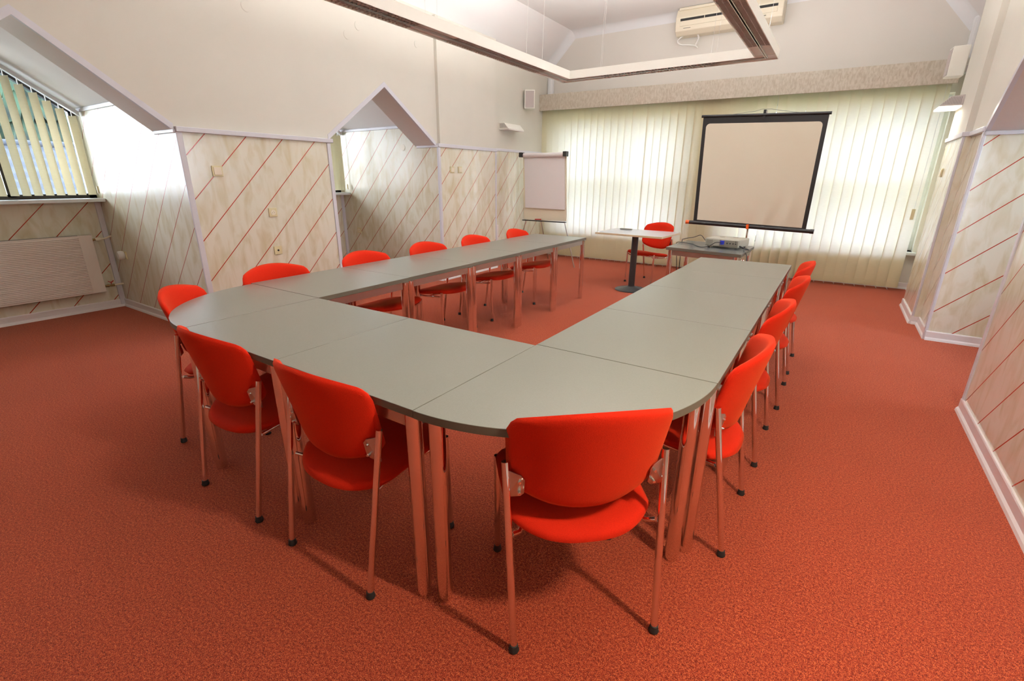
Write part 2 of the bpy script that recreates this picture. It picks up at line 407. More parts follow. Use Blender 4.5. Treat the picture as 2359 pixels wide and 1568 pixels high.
# gable edge strips and soffit panels
def gable_trim(y0, fz0, ym, ap, y1, fz1, xf, xs, sgn):
    cs = math.cos(math.atan2(ap-fz0, ym-y0)); lo, hi = .012/cs, .032/cs
    bm = bmesh.new(); q = [(y0, fz0-lo), (ym, ap-lo), (y1, fz1-lo), (y1, fz1+hi), (ym, ap+hi), (y0, fz0+hi)]
    prism(bm, [(xf, y, z) for y, z in q], (.03*sgn, 0, 0)); tn[0] += 1; struct('trim_%d' % tn[0], bm, M_trim)
    lo = .010/cs; q = [(y0, fz0-lo), (ym, ap-lo), (y1, fz1-lo), (y1, fz1), (ym, ap), (y0, fz0)]
    bm = bmesh.new(); prism(bm, [(xs, y, z) for y, z in q], (.34*sgn, 0, 0)); tn[0] += 1; struct('trim_%d' % tn[0], bm, M_soffit)
for (y0, y1), ap, dz in ((NI[0], 2.382, 0), (NI[1], 2.40, .035)):
    ym = (y0+y1)/2; fz0 = RZ+(0 if y0 < 0 else .02); fz1 = RZ+(0 if y0 < 0 else .05)
    gable_trim(y0, fz0, ym, ap, y1, fz1, XL+.006, XL-.024, -1)

XB = -4.19
def dormer(i, y0, y1, side_mat, back_mat, ez):
    ym = (y0+y1)/2; hw = (y1-y0)/2; rz = ez+hw*.70
    # far side wall (the near one mirrors it)
    if i == 1:
        bm = bmesh.new(); prism(bm, [(-4.4, y1, 0), (-2.175, y1, 0), (-2.175, y1, 1.80), (-2.53, y1, 1.80), (-2.53, y1, ez+.03), (-4.4, y1, ez+.03)], (0, .10, 0)); struct('wall_left', bm, side_mat)
    struct('wall_left', box(-4.4, -2.52 if i else -2.52, y0-.10, y0, 0, ez+.03), side_mat)
    # back wall below the sill
    struct('wall_left', box(XB-.22, XB, y0, y1, 0, 1.15), back_mat)
    # ceiling slopes of the dormer
    for a, b in (((y0, ez), (ym, rz)), ((y1, ez), (ym, rz))):
        bm = bmesh.new(); prism(bm, [(-2.54, a[0], a[1]), (-2.54, b[0], b[1]), (XB-.2, b[0], b[1]), (XB-.2, a[0], a[1])], (0, 0, .1)); struct('ceiling', bm, M_ceil)
    # closing face above the soffit beam, up to the dormer ceiling
    bm = bmesh.new(); prism(bm,                             [(-2.56, y0, 2.38), (-2.56, y0, rz+.1), (-2.56, y1, rz+.1), (-2.56, y1, 2.38)], (.02, 0, 0)); struct('wall_left', bm, M_ceil)
    # small rail under the slope, on the far side wall
    tr(-4.15, -2.5, y1-.014, y1+.002, ez-.035, ez)
    tr(XB-.005, XB+.016, y1-.05, y1, 0, 1.14)          # corner strip
    # window: dark frame following the gable, mullion, panes
    wf = bmesh.new()
    def bar(a, b, wd, x0=XB-.10, x1=XB-.04):
        A = Vector((0,)+a); Bq = Vector((0,)+b); d = (Bq-A).normalized(); n = Vector((0, -d.z, d.y))*wd
        prism(wf, [Vector((x1, 0, 0))+p for p in (A-n*.5, Bq-n*.5, Bq+n*.5, A+n*.5)], (x0-x1, 0, 0))
    bar((y0, 1.18), (y1, 1.18), .09); bar((y0+.03, 1.15), (y0+.03, ez), .06); bar((y1-.03, 1.15), (y1-.03, ez), .06)
    bar((y0, ez-.02), (ym, rz-.02), .09); bar((ym, rz-.02), (y1, ez-.02), .09)
    for yy in (ym-.27, ym+.16): bar((yy, 1.2), (yy, rz-.15), .07)
    w_ = struct('window_%d' % (i+1), wf, M_darkframe)
    g = bmesh.new(); prism(g, [(XB-.07, y0, 1.16), (XB-.07, y1, 1.16), (XB-.07, y1, ez), (XB-.07, ym, rz), (XB-.07, y0, ez)], (-.004, 0, 0))
    obj('pane', g, M_glass, w_)
    # sill
    s_ = struct('trim_%d' % (tn[0]+1), box(XB-.02, -4.0, y0, y1-.002, 1.145, 1.18), M_sill, bevel=.006); tn[0] += 1
    # slatted blind: sloped track, hangers, vertical slats
    bl = thing('vertical_blind', ['slatted vertical blind following the gable window above the radiator',
                                  'slatted vertical blind in the far gable recess, mostly hidden by the wall'][i], 'blind', (0, 0, 0))
    if i == 1: bl['label'] = 'slatted vertical blind seen edge-on in the farther gable recess'
    sl = (rz-ez)/hw
    tb = bmesh.new()
    for a, b in (((y0+.02, ez-.075), (ym, rz-.075)), ((ym, rz-.075), (y1-.02, ez-.075))):
        prism(tb, [(XB+.13, a[0], a[1]), (XB+.13, b[0], b[1]), (XB+.13, b[0], b[1]+.04), (XB+.13, a[0], a[1]+.04)], (-.05, 0, 0))
    obj('track', tb, M_whiteframe, bl)
    yy = y1-.075; k = 0
    while yy > y0+.05:
        top = rz - abs(yy-ym)*sl - .13
        c, s = math.cos(math.radians(28)), math.sin(math.radians(28))
        hwid = .0445
        b2 = bmesh.new(); dx, dy = hwid*s*1.6, hwid*c*.50
        ln = math.hypot(dx, dy); dx, dy = dx/ln*hwid, dy/ln*hwid
        x = XB+.105
        q = [(x-dx, yy-dy), (x-dx*.3, yy-dy*.3+.004), (x+dx*.3, yy+dy*.3+.004), (x+dx, yy+dy)]
        zz0 = 1.215
        fr = [(p[0], p[1], zz0) for p in q]; tp = [(p[0], p[1], top) for p in q]
        va = [b2.verts.new(p) for p in fr]; vb = [b2.verts.new(p) for p in tp]
        for j in range(3): b2.faces.new((va[j], va[j+1], vb[j+1], vb[j]))
        ex = bmesh.ops.solidify(b2, geom=b2.faces[:], thickness=.0012)
        so = obj('slat', b2, M_blind, bl, smooth=40)
        obj('hanger', box(x-.004, x+.004, yy-.003, yy+.003, top-.005, top+.062), M_white, so)
        yy -= .0835; k += 1
    ch = bmesh.new()
    n_ = 60
    for q in range(n_):
        z = 1.99-q*.0125
        if z < 1.25: break
        lathe(ch, [(0, -.002), (.002, 0), (0, .002)], (XB+.17, y1-.055-.02*math.sin(q/n_*3), z), seg=6)
    tube(ch, [(XB+.17, y1-.05, 1.99), (XB+.17, y1-.065, 1.6), (XB+.17, y1-.06, 1.25)], .0012, 6)
    tube(ch, [(XB+.17, y1-.03, 1.99), (XB+.175, y1-.033, 1.5), (XB+.18, y1-.04, 1.24)], .0012, 6)
    cdn = obj('bead_chain', ch, M_white, bl)
    obj('chain_weight', box(XB+.172, XB+.19, y1-.05, y1-.035, 1.23, 1.30), M_ivory, cdn)
dormer(0, NI[0][0], NI[0][1], P_side, P_rad, EZ)
dormer(1, NI[1][0], NI[1][1], P_side2, P_rad2, EZ+.04)
# side wall of the near recess (the shiny one facing the camera)
bm = bmesh.new(); prism(bm, [(-4.4, .37, 0), (-2.175, .37, 0), (-2.175, .37, RZ), (-2.53, .37, RZ), (-2.53, .37, EZ+.03), (-4.4, .37, EZ+.03)], (0, .10, 0)); struct('wall_left', bm, P_side)
tr(-2.53, -2.17, .355, .371, RZ-.03, RZ-.004)
tr(-2.53, -2.15, 3.484, 3.501, 1.785, 1.812)
# skirting
bn = [0]
def skirt(name, a, b, n):
    """moulded skirting board from a to b (x,y), n = unit normal into the room"""
    n = Vector((n[0], n[1], 0)); prof = [(0, .085), (.010, .085), (.013, .078), (.013, .028), (.022, .016), (.026, .0), (0, 0)]
    A = Vector((a[0], a[1], 0)); D = Vector((b[0]-a[0], b[1]-a[1], 0))
    bm = bmesh.new(); prism(bm, [A + n*p[0] + Vector((0, 0, p[1])) for p in prof], D)
    struct('baseboard_'+name, bm, M_base)
skirt('left', (XB, NI[0][0]), (XB, NI[0][1]), (1, 0)); skirt('left', (XB, .37), (-2.15, .37), (0, -1)); skirt('left', (-2.17, .37), (-2.17, 1.83), (1, 0))
skirt('left', (XB, NI[1][0]), (XB, NI[1][1]), (1, 0)); skirt('left', (XB, 3.5), (-2.13, 3.5), (0, -1)); skirt('left', (-2.15, 3.5), (-2.15, 4.83), (1, 0)); skirt('left', (-2.28, 4.83), (-2.28, 6.7), (1, 0))

# right wall
RX = 3.30
pts = [(-4.2, 0), (2.28, 0), (2.28, 1.775), (3.165, 2.44), (4.05, 1.775), (4.05, 0)]
bm = bmesh.new()
prism(bm, [(RX, y, z) for y, z in [(-4.2, 1.78), (2.28, 1.78), (3.165, 2.44), (4.05, 1.78), (4.63, 1.78), (4.63, 3.32), (-4.2, 3.32)]], (.36, 0, 0)); struct('wall_right', bm, M_wall)
struct('wall_right', box(RX, 3.55, -4.2, 2.28, 0, 1.78), P_rcol)
struct('wall_right', box(RX+.01, 5.6, 4.05, 4.61, 0, 1.80), [P_rfar])
struct('wall_right', box(RX+.01, 5.4, 4.03, 4.055, 0, 2.1), P_rside)
struct('wall_right', box(3.25, 3.65, 4.61, 5.52, 0, 1.80), P_rfar)
struct('wall_right', box(3.25, 3.65, 4.61, 5.52, 1.80, 3.30), M_wall)
struct('wall_right', box(3.40, 3.65, 5.52, 6.9, 0, 1.80), P_rfar)
struct('wall_right', box(3.40, 3.65, 5.52, 6.9, 1.80, 3.30), M_wall)
struct('wall_right', box(5.3, 5.5, 2.1, 4.1, 0, 1.15), P_rad)
struct('wall_right', box(3.64, 5.5, 2.16, 2.28, 0, 2.1), P_rside)
for a, b in (((2.28, 2.06), (3.165, 2.66)), ((4.03, 2.06), (3.165, 2.66))):
    bm = bmesh.new(); prism(bm, [(3.6, a[0], a[1]), (3.6, b[0], b[1]), (5.5, b[0], b[1]), (5.5, a[0], a[1])], (0, 0, .1)); struct('ceiling', bm, M_ceil)
gable_trim(2.28, 1.78, 3.165, 2.44, 4.05, 1.78, RX-.006, RX+.024, 1)
wf = bmesh.new()
for q in ((2.28, 4.03, 1.15, 1.22), (2.28, 2.36, 1.2, 2.1), (3.95, 4.03, 1.2, 2.1), (3.13, 3.2, 1.2, 2.6)): B(wf, 5.34, 5.40, q[0], q[1], q[2], q[3])
w_ = struct('window_4', wf, M_darkframe); g = bmesh.new(); prism(g, [(5.37, 2.28, 1.16), (5.37, 4.03, 1.16), (5.37, 4.03, 2.06), (5.37, 3.165, 2.66), (5.37, 2.28, 2.06)], (.004, 0, 0)); obj('pane', g, M_glass, w_)
tr(RX+.0, 5.3, 4.012, 4.031, 1.755, 1.785)
tr(RX-.012, RX+.012, 4.028, 4.075, 0, 1.78); tr(RX-.008, RX+.03, 2.245, 2.288, .08, 1.80)
tr(RX-.018, RX+.01, 4.05, 4.62, 1.785, 1.825); tr(3.232, 3.3, 4.592, 5.53, 1.785, 1.825); tr(3.382, 3.42, 5.52, 6.7, 1.785, 1.825)
tr(3.242, 3.262, 4.60, 4.63, .08, 1.79)
struct('wall_right', box(3.262, 3.312, 4.598, 4.612, .08, 1.79), P_plain)
tr(RX-.018, RX+.01, -4.2, 2.27, 1.76, 1.80)
skirt('right', (RX, -4.2), (RX, 2.28), (-1, 0)); skirt('right', (RX+.0, 4.03), (5.3, 4.03), (0, -1)); skirt('right', (RX+.01, 4.03), (RX+.01, 4.61), (-1, 0))
skirt('right', (3.25, 4.61), (3.32, 4.61), (0, -1)); skirt('right', (3.25, 4.6), (3.25, 5.52), (-1, 0)); skirt('right', (3.40, 5.52), (3.40, 6.7), (-1, 0))

# near wall (behind the camera)
struct('wall_near', box(-2.6, 3.7, -4.4, -4.2, 0, 4), M_wall)
# far wall with two wide windows
FY = 6.68; SZ = .50; HZ = 2.42
WX = [(-2.05, .28), (.92, 3.34)]
fw = bmesh.new()
B(fw, -2.7, 3.7, FY, FY+.3, 0, SZ); B(fw, -2.7, 3.7, FY, FY+.3, HZ, 4.0)
B(fw, -2.7, WX[0][0], FY, FY+.3, SZ, HZ); B(fw, WX[0][1], WX[1][0], FY, FY+.3, SZ, HZ); B(fw, WX[1][1], 3.7, FY, FY+.3, SZ, HZ)
struct('wall_far', fw, M_farwall)
for i, (a, b) in enumerate(WX):
    wf = bmesh.new(); ym = FY+.2
    B(wf, a, b, ym, ym+.06, SZ, SZ+.08); B(wf, a, b, ym, ym+.06, HZ-.08, HZ); B(wf, a, a+.08, ym, ym+.06, SZ+.08, HZ-.08); B(wf, b-.08, b, ym, ym+.06, SZ+.08, HZ-.08)
    mid = (a+b)/2; B(wf, mid-.06, mid+.06, ym, ym+.06, SZ+.08, HZ-.08)
    B(wf, a+.08, mid-.06, ym, ym+.06, 1.30, 1.40); B(wf, mid+.06, b-.08, ym, ym+.06, 1.30, 1.40)
    w_ = struct('window_%d' % (i+5), wf, M_whiteframe)
    obj('pane', box(a+.02, b-.02, ym+.028, ym+.032, SZ+.02, HZ-.02), M_glass, w_)
tr(-2.28, 3.40, FY-.11, FY+.2, SZ-.035, SZ, m=M_sill)
skirt('far', (-2.28, FY), (3.40, FY), (0, -1))
# coving where the far wall meets the ceiling
def coving(a, b, nrm):
    """quarter-round band between points a,b on the far wall; nrm = inward (down) direction in the wall plane"""
    A, Bq = Vector(a), Vector(b); n = Vector(nrm).normalized(); yv = Vector((0, -1, 0)); pr = [(0, 0)]
    for k in range(9):
        t = k/8*PI/2; pr.append((.11-.11*math.sin(t), .11-.11*math.cos(t)))
    bm = bmesh.new(); prism(bm, [A + n*p[0] + yv*p[1] for p in pr], Bq-A); tn[0] += 1
    struct('trim_%d' % tn[0], bm, M_cove, smooth=30)
coving((SL[0], FY, CZ), (SL[1], FY, CZ), (0, 0, -1))
dl = Vector((SL[0]+2.62, 0, CZ-3.0)).normalized()
coving((-2.45, FY, 3.165), (SL[0], FY, CZ), (dl.z, 0, -dl.x))
dr = Vector((SL[1]-3.55, 0, CZ-2.95)).normalized()
coving((3.40, FY, 3.13), (SL[1], FY, CZ), (-dr.z, 0, dr.x))
struct('trim_80', box(-2.28, -2.18, FY-.10, FY, 1.8, 3.25), M_cove, bevel=.03)
struct('trim_81', box(3.32, 3.40, FY-.10, FY, 2.6, 3.2), M_cove, bevel=.03)
# roof deck over the room
struct('trim_82', box(-2.7, 3.7, -4.4, 7.0, 3.9, 4.0), M_wood_dk)

# ------------------------------------------------------------ pelmet and big vertical blind
bm = bmesh.new(); prism(bm, [(-2.40, 6.33, 2.525), (3.30, 6.33, 2.47), (3.30, 6.33, 2.725), (-2.40, 6.33, 2.78)], (0, .03, 0))
prism(bm, [(-2.40, 6.36, 2.755), (3.30, 6.36, 2.70), (3.30, 6.36, 2.725), (-2.40, 6.36, 2.78)], (0, .32, 0))
tag(obj('window_pelmet', bm, M_pelmet, bevel=.004), 'long mottled beige pelmet board above the wide window blind', 'pelmet')
vb = thing('vertical_blind', 'wide cream vertical slat blind covering the whole far window wall', 'blind', (0, 6.45, 0))
obj('track', box(-2.27, 3.26, -.02, .02, 2.58, 2.62), M_whiteframe, vb)
pitch = .1207; nsl = 46
botpts = []
for k in range(nsl):
    x = -2.235 + k*pitch
    ang = math.radians(10 + random.uniform(-1.5, 1.5)); hw = .0665
    if x > .95 and x < 2.05: ang = math.radians(20+random.uniform(0, 16))
    if k in (15, 31): x += .012
    bm = bmesh.new(); n = 5
    za, zt = .045, 2.60
    lo, hi = [], []
    for j in range(n+1):
        t = j/n*2-1; c_ = .004*(1-t*t)
        px, py = t*hw*math.cos(ang), t*hw*math.sin(ang)-c_
        lo.append(bm.verts.new((x+px, py, za))); hi.append(bm.verts.new((x+px, py, zt)))
    for j in range(n): bm.faces.new((lo[j], lo[j+1], hi[j+1], hi[j]))
    so = obj('slat', bm, M_blind, vb, smooth=180)
    b3 = bmesh.new(); prism(b3, [(x-hw*math.cos(ang)*.93, -hw*math.sin(ang)*.93-.0035, za+.006), (x+hw*math.cos(ang)*.93, hw*math.sin(ang)*.93-.0035, za+.006),
                                 (x+hw*math.cos(ang)*.93, hw*math.sin(ang)*.93-.0035, za+.07), (x-hw*math.cos(ang)*.93, -hw*math.sin(ang)*.93-.0035, za+.07)], (0, -.0015, 0))
    obj('weight', b3, M_blind, so)
    botpts.append(x)
ch = bmesh.new()
for a, b in zip(botpts, botpts[1:]):
    for s in (-.045, .045):
        tube(ch, [(a+.05, s*.25-.012, .055), ((a+b)/2+.02, s-.02, .022), (b-.05, s*.25-.012, .055)], .0016, 5)
obj('spacer_chain', ch, M_white, vb)
obj('control_cord', T([(3.22, .0, 2.58), (3.225, 0, 1.6), (3.22, .0, .95)], .002, 6), M_white, vb)
obj('control_weight', box(3.20, 3.235, -.012, .012, .93, 1.06), M_ivory, vb)

# ------------------------------------------------------------ tables
TT = .74; TH = .027
def top_rect(name, x0, x1, y0, y1, par):
    bm = box(x0, x1, y0, y1, TT-TH, TT)
    for fc in bm.faces: fc.material_index = 0 if fc.normal.z > .5 or abs(sum(v.co.z for v in fc.verts)/4-TT) < 1e-6 else 1
    return obj(name, bm, [M_table, M_edge], par, bevel=.0015)
def leg_bm(x, y): 
    bm = bmesh.new(); tube(bm, [(x, y, .012), (x, y, TT-TH)], .0265, 24); tube(bm, [(x, y, 0), (x, y, .012)], .024, 20); return bm
def rail(x0, x1, y0, y1): return box(x0, x1, y0, y1, TT-TH-.052, TT-TH)
def make_square(wx, wy, name='square_table'):
    t = thing(name, 'x', 'table')
    top_rect('tabletop', 0.0007, wx-.0007, 0.0007, wy-.0007, t)
    ins = .030
    for x in (ins, wx-ins):
        for y in (ins, wy-ins): obj('leg', leg_bm(x, y), M_chrome, t, smooth=40)
    obj('rail', rail(ins+.02, wx-ins-.02, ins-.008, ins+.012), M_steel, t); obj('rail', rail(ins+.02, wx-ins-.02, wy-ins-.012, wy-ins+.008), M_steel, t)
    obj('rail', rail(ins-.008, ins+.012, ins+.02, wy-ins-.02), M_steel, t); obj('rail', rail(wx-ins-.012, wx-ins+.008, ins+.02, wy-ins-.02), M_steel, t)
    for x in (ins, wx-ins):
        bm = bmesh.new(); B(bm, x-.035, x+.035, ins-.012, ins+.03, TT-TH-.006, TT-TH); B(bm, x-.035, x+.035, wy-ins-.03, wy-ins+.012, TT-TH-.006, TT-TH)
        obj('mounting_plate', bm, M_steel, t)
    return t
GT = 'grey tables pushed together in a U'
left_tab = make_square(.712, .7335); left_tab.location = (-.712, .005, 0)
left_tab['label'] = 'square grey table of the left arm, beside the curved corner table'; left_tab['group'] = GT
nm = ['second square grey table along the left arm, counted from the curved corner', 'middle square grey table of the five in the left arm',
      'square grey table last but one toward the window in the left arm', 'square grey table at the window end of the left arm, by the flip chart']
for k in range(4):
    dup(left_tab, (-.712-.006*(k+1), .005+.7335*(k+1), 0), 0, nm[k], GT)
right_tab = make_square(.718, .721); right_tab.location = (1.460, .016, 0)
right_tab['label'] = 'square grey table of the right arm, beside the nearest curved corner table'; right_tab['group'] = GT
nm = ['second square grey table along the right arm, counted from the near curved corner', 'square grey table in the right arm, last but one before the projector end',
      'square grey table at the far end of the right arm, by the projector']
for k in range(3): dup(right_tab, (1.460, .016+.721*(k+1), 0), 0, nm[k], GT)
mid_tab = make_square(.7285, .715); mid_tab.location = (.003, -.713, 0)
mid_tab['label'] = 'square grey table of the short cross side, behind the second chair from the left'; mid_tab['group'] = GT
dup(mid_tab, (.7315, -.713, 0), 0, 'square grey table of the short cross side, touching the nearest curved corner table', GT)

def quarter(label, cx, cy, sx, rx, ry):
    t = thing('corner_table', label, 'table', (cx, cy, 0), 0, GT)
    bm = bmesh.new(); n = 40; pts = [(0, 0)] + [(sx*rx*math.sin(k/n*PI/2), -ry*math.cos(k/n*PI/2)) for k in range(n+1)]
    if sx < 0: pts = pts[::-1]
    prism(bm, [(x, y, TT-TH) for x, y in pts], (0, 0, TH))
    bm.normal_update()
    for fc in bm.faces: fc.material_index = 0 if all(abs(v.co.z-TT) < 1e-6 for v in fc.verts) else 1
    obj('tabletop', bm, [M_table, M_edge], t, smooth=35, bevel=.0015)
    for x, y in ((sx*.046, -ry+.052), (sx*(rx-.062), -.044), (sx*.046, -.046)): obj('leg', leg_bm(x, y), M_chrome, t, smooth=40)
    a = sx*.066; b = sx*(rx-.09)
    obj('rail', rail(min(a, b), max(a, b), -.054, -.036), M_steel, t)
    a = sx*.037; b = sx*.055; obj('rail', rail(min(a, b), max(a, b), -ry+.075, -.066), M_steel, t)
    return t
quarter('curved quarter-round grey table nearest the camera, at the right corner', 1.4615, .013, 1, .715, .727)
quarter('curved quarter-round grey table at the left corner, under the window sheen', .0, .002, -1, .685, .715)

# ------------------------------------------------------------ chairs
def make_chair():
    t = thing('conference_chair', 'x', 'chair')
    # backrest
    bm = bmesh.new(); nu, nv = 28, 20; T_ = .036
    F, R_ = {}, {}
    for i in range(nu+1):
        for j in range(nv+1):
            uu = i/nu*2-1; v = j/nv
            uu = math.copysign(abs(uu)**.85, uu)
            zb = .468 + .070*abs(uu)**2.6; ztp = .828 - .052*uu*uu
            # corner rounding
            zb += .022*(max(0, abs(uu)-.86)/.14)**2; ztp -= .042*(max(0, abs(uu)-.86)/.14)**2.2
            z = zb + (ztp-zb)*v
            k = (z-.47)/.355
            hw = .233 + .021*min(1, max(0, k))
            x = uu*hw
            yc = .056 - .086*max(0, k)**1.1
            y = yc + .084*abs(uu)**2.0
            eu = abs(uu); ev = abs(2*v-1)
            th = T_*math.sqrt(max(0, 1-eu**9))*math.sqrt(max(0, 1-ev**9))
            F[i, j] = bm.verts.new((x, y+th*.6, z)); R_[i, j] = F[i, j] if i in (0, nu) or j in (0, nv) else bm.verts.new((x, y-th*.4, z))
    for i in range(nu):
        for j in range(nv):
            bm.faces.new((F[i, j], F[i, j+1], F[i+1, j+1], F[i+1, j]))
            q = list(dict.fromkeys((R_[i, j], R_[i+1, j], R_[i+1, j+1], R_[i, j+1])))
            if len(q) > 2 and not set(q) == {F[i, j], F[i, j+1], F[i+1, j+1], F[i+1, j]}: bm.faces.new(q)
    back = obj('backrest', bm, M_fabric, t, smooth=180)
    # seam line along the rear top edge
    pts = []
    for i in range(25):
        uu = (i/24*2-1)*.93; z = .828-.052*uu*uu-.042*(max(0, abs(uu)-.86)/.14)**2.2-.017; k = (z-.47)/.37
        pts.append((uu*(.233+.021*min(1, k)), .056-.086*k**1.1+.084*uu*uu-.0115, z))
    obj('piping', T(pts, .0018, 6), M_fabric, back)
    # seat
    bm = bmesh.new(); F, R_ = {}, {}; nu, nv = 28, 24; T_ = .050
    for i in range(nu+1):
        for j in range(nv+1):
            uu = i/nu*2-1; uu = math.copysign(abs(uu)**.85, uu); v = j/nv
            yb = .014 + .110*abs(uu)**2.9; yf = .485 - .035*uu*uu - .05*(max(0, abs(uu)-.8)/.2)**2.2
            y = yb + (yf-yb)*v
            k = (y-.03)/.45
            hw = .229 + .010*min(1, k*1.6)
            zc = .378 + .066*k - .022*max(0, k-.8)/.2*max(0, k-.8)/.2 + .012*uu*uu
            eu = abs(uu); ev = abs(2*v-1)
            th = T_*math.sqrt(max(0, 1-eu**7))*math.sqrt(max(0, 1-ev**7))
            F[i, j] = bm.verts.new((uu*hw, y, zc+th*.45)); R_[i, j] = F[i, j] if i in (0, nu) or j in (0, nv) else bm.verts.new((uu*hw, y, zc-th*.55))
    for i in range(nu):
        for j in range(nv):
            bm.faces.new((F[i, j], F[i, j+1], F[i+1, j+1], F[i+1, j]))
            q = list(dict.fromkeys((R_[i, j], R_[i+1, j], R_[i+1, j+1], R_[i, j+1])))
            if len(q) > 2: bm.faces.new(q)
    obj('seat', bm, M_fabric, t, smooth=180)
    for s in (-1, 1):
        lg = obj('leg', T([(s*.231, .0, .018), (s*.246, .092, .625)], .0115, 16), M_chrome, t, smooth=40)
        fb = bmesh.new(); lathe(fb, [(0, .026), (.013, .026), (.015, .010), (.017, .006), (.015, 0), (0, 0)], (s*.231, 0, 0), 16); obj('rubber_foot', fb, M_rubber, lg, smooth=50)
        lg = obj('leg', T([(s*.229, .432, .018), (s*.229, .425, .436)], .0115, 16), M_chrome, t, smooth=40)
        fb = bmesh.new(); lathe(fb, [(0, .026), (.013, .026), (.015, .010), (.017, .006), (.015, 0), (0, 0)], (s*.229, .432, 0), 16); obj('rubber_foot', fb, M_rubber, lg, smooth=50)
        # bracket plate with two screws
        bk = bmesh.new(); prism(bk, [(s*.246, .090, .508), (s*.202, .086, .510), (s*.192, .081, .522), (s*.192, .071, .572), (s*.202, .074, .586), (s*.246, .094, .600)], (0, -.005, 0))
        br = obj('bracket', bk, M_steel, t, bevel=.001)
        for z in (.528, .566): obj('screw', T([(s*.207, .082, z), (s*.207, .065, z)], [.006, .0045], 10), M_chrome, br)
        obj('seat_frame', T([(s*.229, .070, .385), (s*.205, .09, .372), (s*.17, .16, .360), (s*.165, .30, .372), (s*.19, .40, .385), (s*.229, .427, .410)], .008, 10), M_chrome, t, smooth=60)
    obj('cross_bar', T([(-.168, .2, .362), (.168, .2, .362)], .008, 10), M_chrome, t, smooth=60)
    return t
chair = make_chair()
def face(fx, fy): return math.atan2(-fx, fy)      # rotation that turns +Y to (fx,fy)
placed = [False]
def put(x, y, fx, fy, label, group=None):
    """x,y = floor point midway between the rear feet; (fx,fy) = facing"""
    a = face(fx, fy)
    if not placed[0]:
        placed[0] = True; chair.location = (x, y, 0); chair.rotation_euler = (0, 0, a); chair['label'] = label
        if group: chair['group'] = group
        return chair
    return dup(chair, (x, y, 0), a, label, group)
G1, G2, G3 = 'red chairs along the cross side and corners', 'red chairs along the left arm', 'red chairs along the right arm'
put(1.987, -.539, -.672, .741, 'large orange-red chair nearest the camera, back turned, at the right curved corner', G1)
put(1.056, -.806, 0, 1, 'red chair seen from behind at the cross side, left of the nearest chair', G1)
put(.352, -.805, 0, 1, 'red chair seen from behind, second from the left end of the tables', G1)
put(-.556, -.515, .70, .71, 'red chair at the rounded left corner, leftmost of all the chairs', G1)
for y, a, lb in ((.21, 0, 'red chair on the left arm with a broad back, in front of the wall sockets'), (.99, 0, 'red chair on the left arm just right of the striped pillar'),
                 (1.73, -.03, 'red chair on the left arm in front of the farther gable recess, middle of five'), (2.46, .0, 'red chair on the left arm, last but one toward the flip chart'),
                 (3.28, .03, 'red chair at the window end of the left arm, nearest the flip chart')):
    put(-.805, y, 1, a, lb, G2)
for x, y, a, lb in ((2.273, .322, 0, 'bright red chair nearest the camera on the right arm, beside the curved corner'), (2.289, 1.074, .0, 'second red chair from the camera on the right arm'),
                 (2.313, 1.865, 0, 'red chair on the right arm, second from the window end'), (2.312, 2.573, 0, 'red chair on the right arm farthest from the camera')):
    put(x, y, -1, a, lb, G3)
put(.385, 5.30, -.343, -.939, 'lone red chair behind the pedestal table by the window')

# ------------------------------------------------------------ pedestal table, remote
pt = thing('pedestal_table', 'white-topped pedestal table with dark column and ribbed round base', 'table', (.29, 4.55, 0), 0)
bm = bmesh.new()
q = [(-.205-.29, 4.33-4.55), (.699-.29, 4.26-4.55), (.743-.29, 4.967-4.55), (-.175-.29, 5.01-4.55)]
prism(bm, [(x, y, .715) for x, y in q], (0, 0, .025)); bm.normal_update()
for fc in bm.faces: fc.material_index = 0 if all(v.co.z > .73 for v in fc.verts) else 1
obj('tabletop', bm, [M_ped, M_pedge], pt, bevel=.003)
obj('column', T([(0, -.06, .03), (0, -.06, .715)], .041, 28), M_castiron, pt, smooth=40)
bm = bmesh.new(); pr = [(0, 0), (.205, 0), (.212, .006)]
for k in range(9):
    rr = .205-k*.018; z = .012+k*.0042
    pr += [(rr, z), (rr-.011, z+.003), (rr-.014, z-.001)]
pr += [(.045, .055), (0, .055)]
lathe(bm, pr, (0, -.06, 0), 56); obj('base', bm, M_castiron, pt, smooth=35)
rc = bmesh.new(); B(rc, -.085, .085, -.022, .022, 0, .016)
rm = obj('remote_control', rc, M_projd, bevel=.006); rm.location = (.02, 4.86, .741); rm.rotation_euler = (0, 0, -.05)
tag(rm, 'small dark remote control lying on the white pedestal table', 'remote control')

# ------------------------------------------------------------ projector table
pz = .72
QL, QB, QR, QF = Vector((.955, 3.567, 0)), Vector((.987, 4.289, 0)), Vector((1.729, 4.165, 0)), Vector((1.717, 3.423, 0))
L_ = (QL.x, QL.y); ex = (QF-QL); wx = ex.length; ex = ex.normalized(); ang = math.atan2(ex.y, ex.x)
ey = (QB-QL); wy = ey.length; ey = ey.normalized()
gt = thing('projector_table', 'low dark grey table with chrome legs carrying the projector', 'table', (QL.x, QL.y, 0), 0)
def gl(u, v): return ex*u + ey*v
M_gtop = simple('dark_grey_laminate', srgb(100, 102, 100), .25, var=.03)
bm = bmesh.new(); prism(bm, [(q.x-QL.x, q.y-QL.y, pz-.03) for q in (QL, QF, QR, QB)], (0, 0, .03))
for fc in bm.faces: fc.material_index = 0 if all(abs(v.co.z-pz) < 1e-5 for v in fc.verts) else 1
obj('tabletop', bm, [M_gtop, M_edge], gt, bevel=.002)
w2 = (QR-QF).length
cor = [gl(.04, .04), gl(wx-.05, .04), gl(wx-.05, min(w2, wy)-.06), gl(.04, wy-.06)]
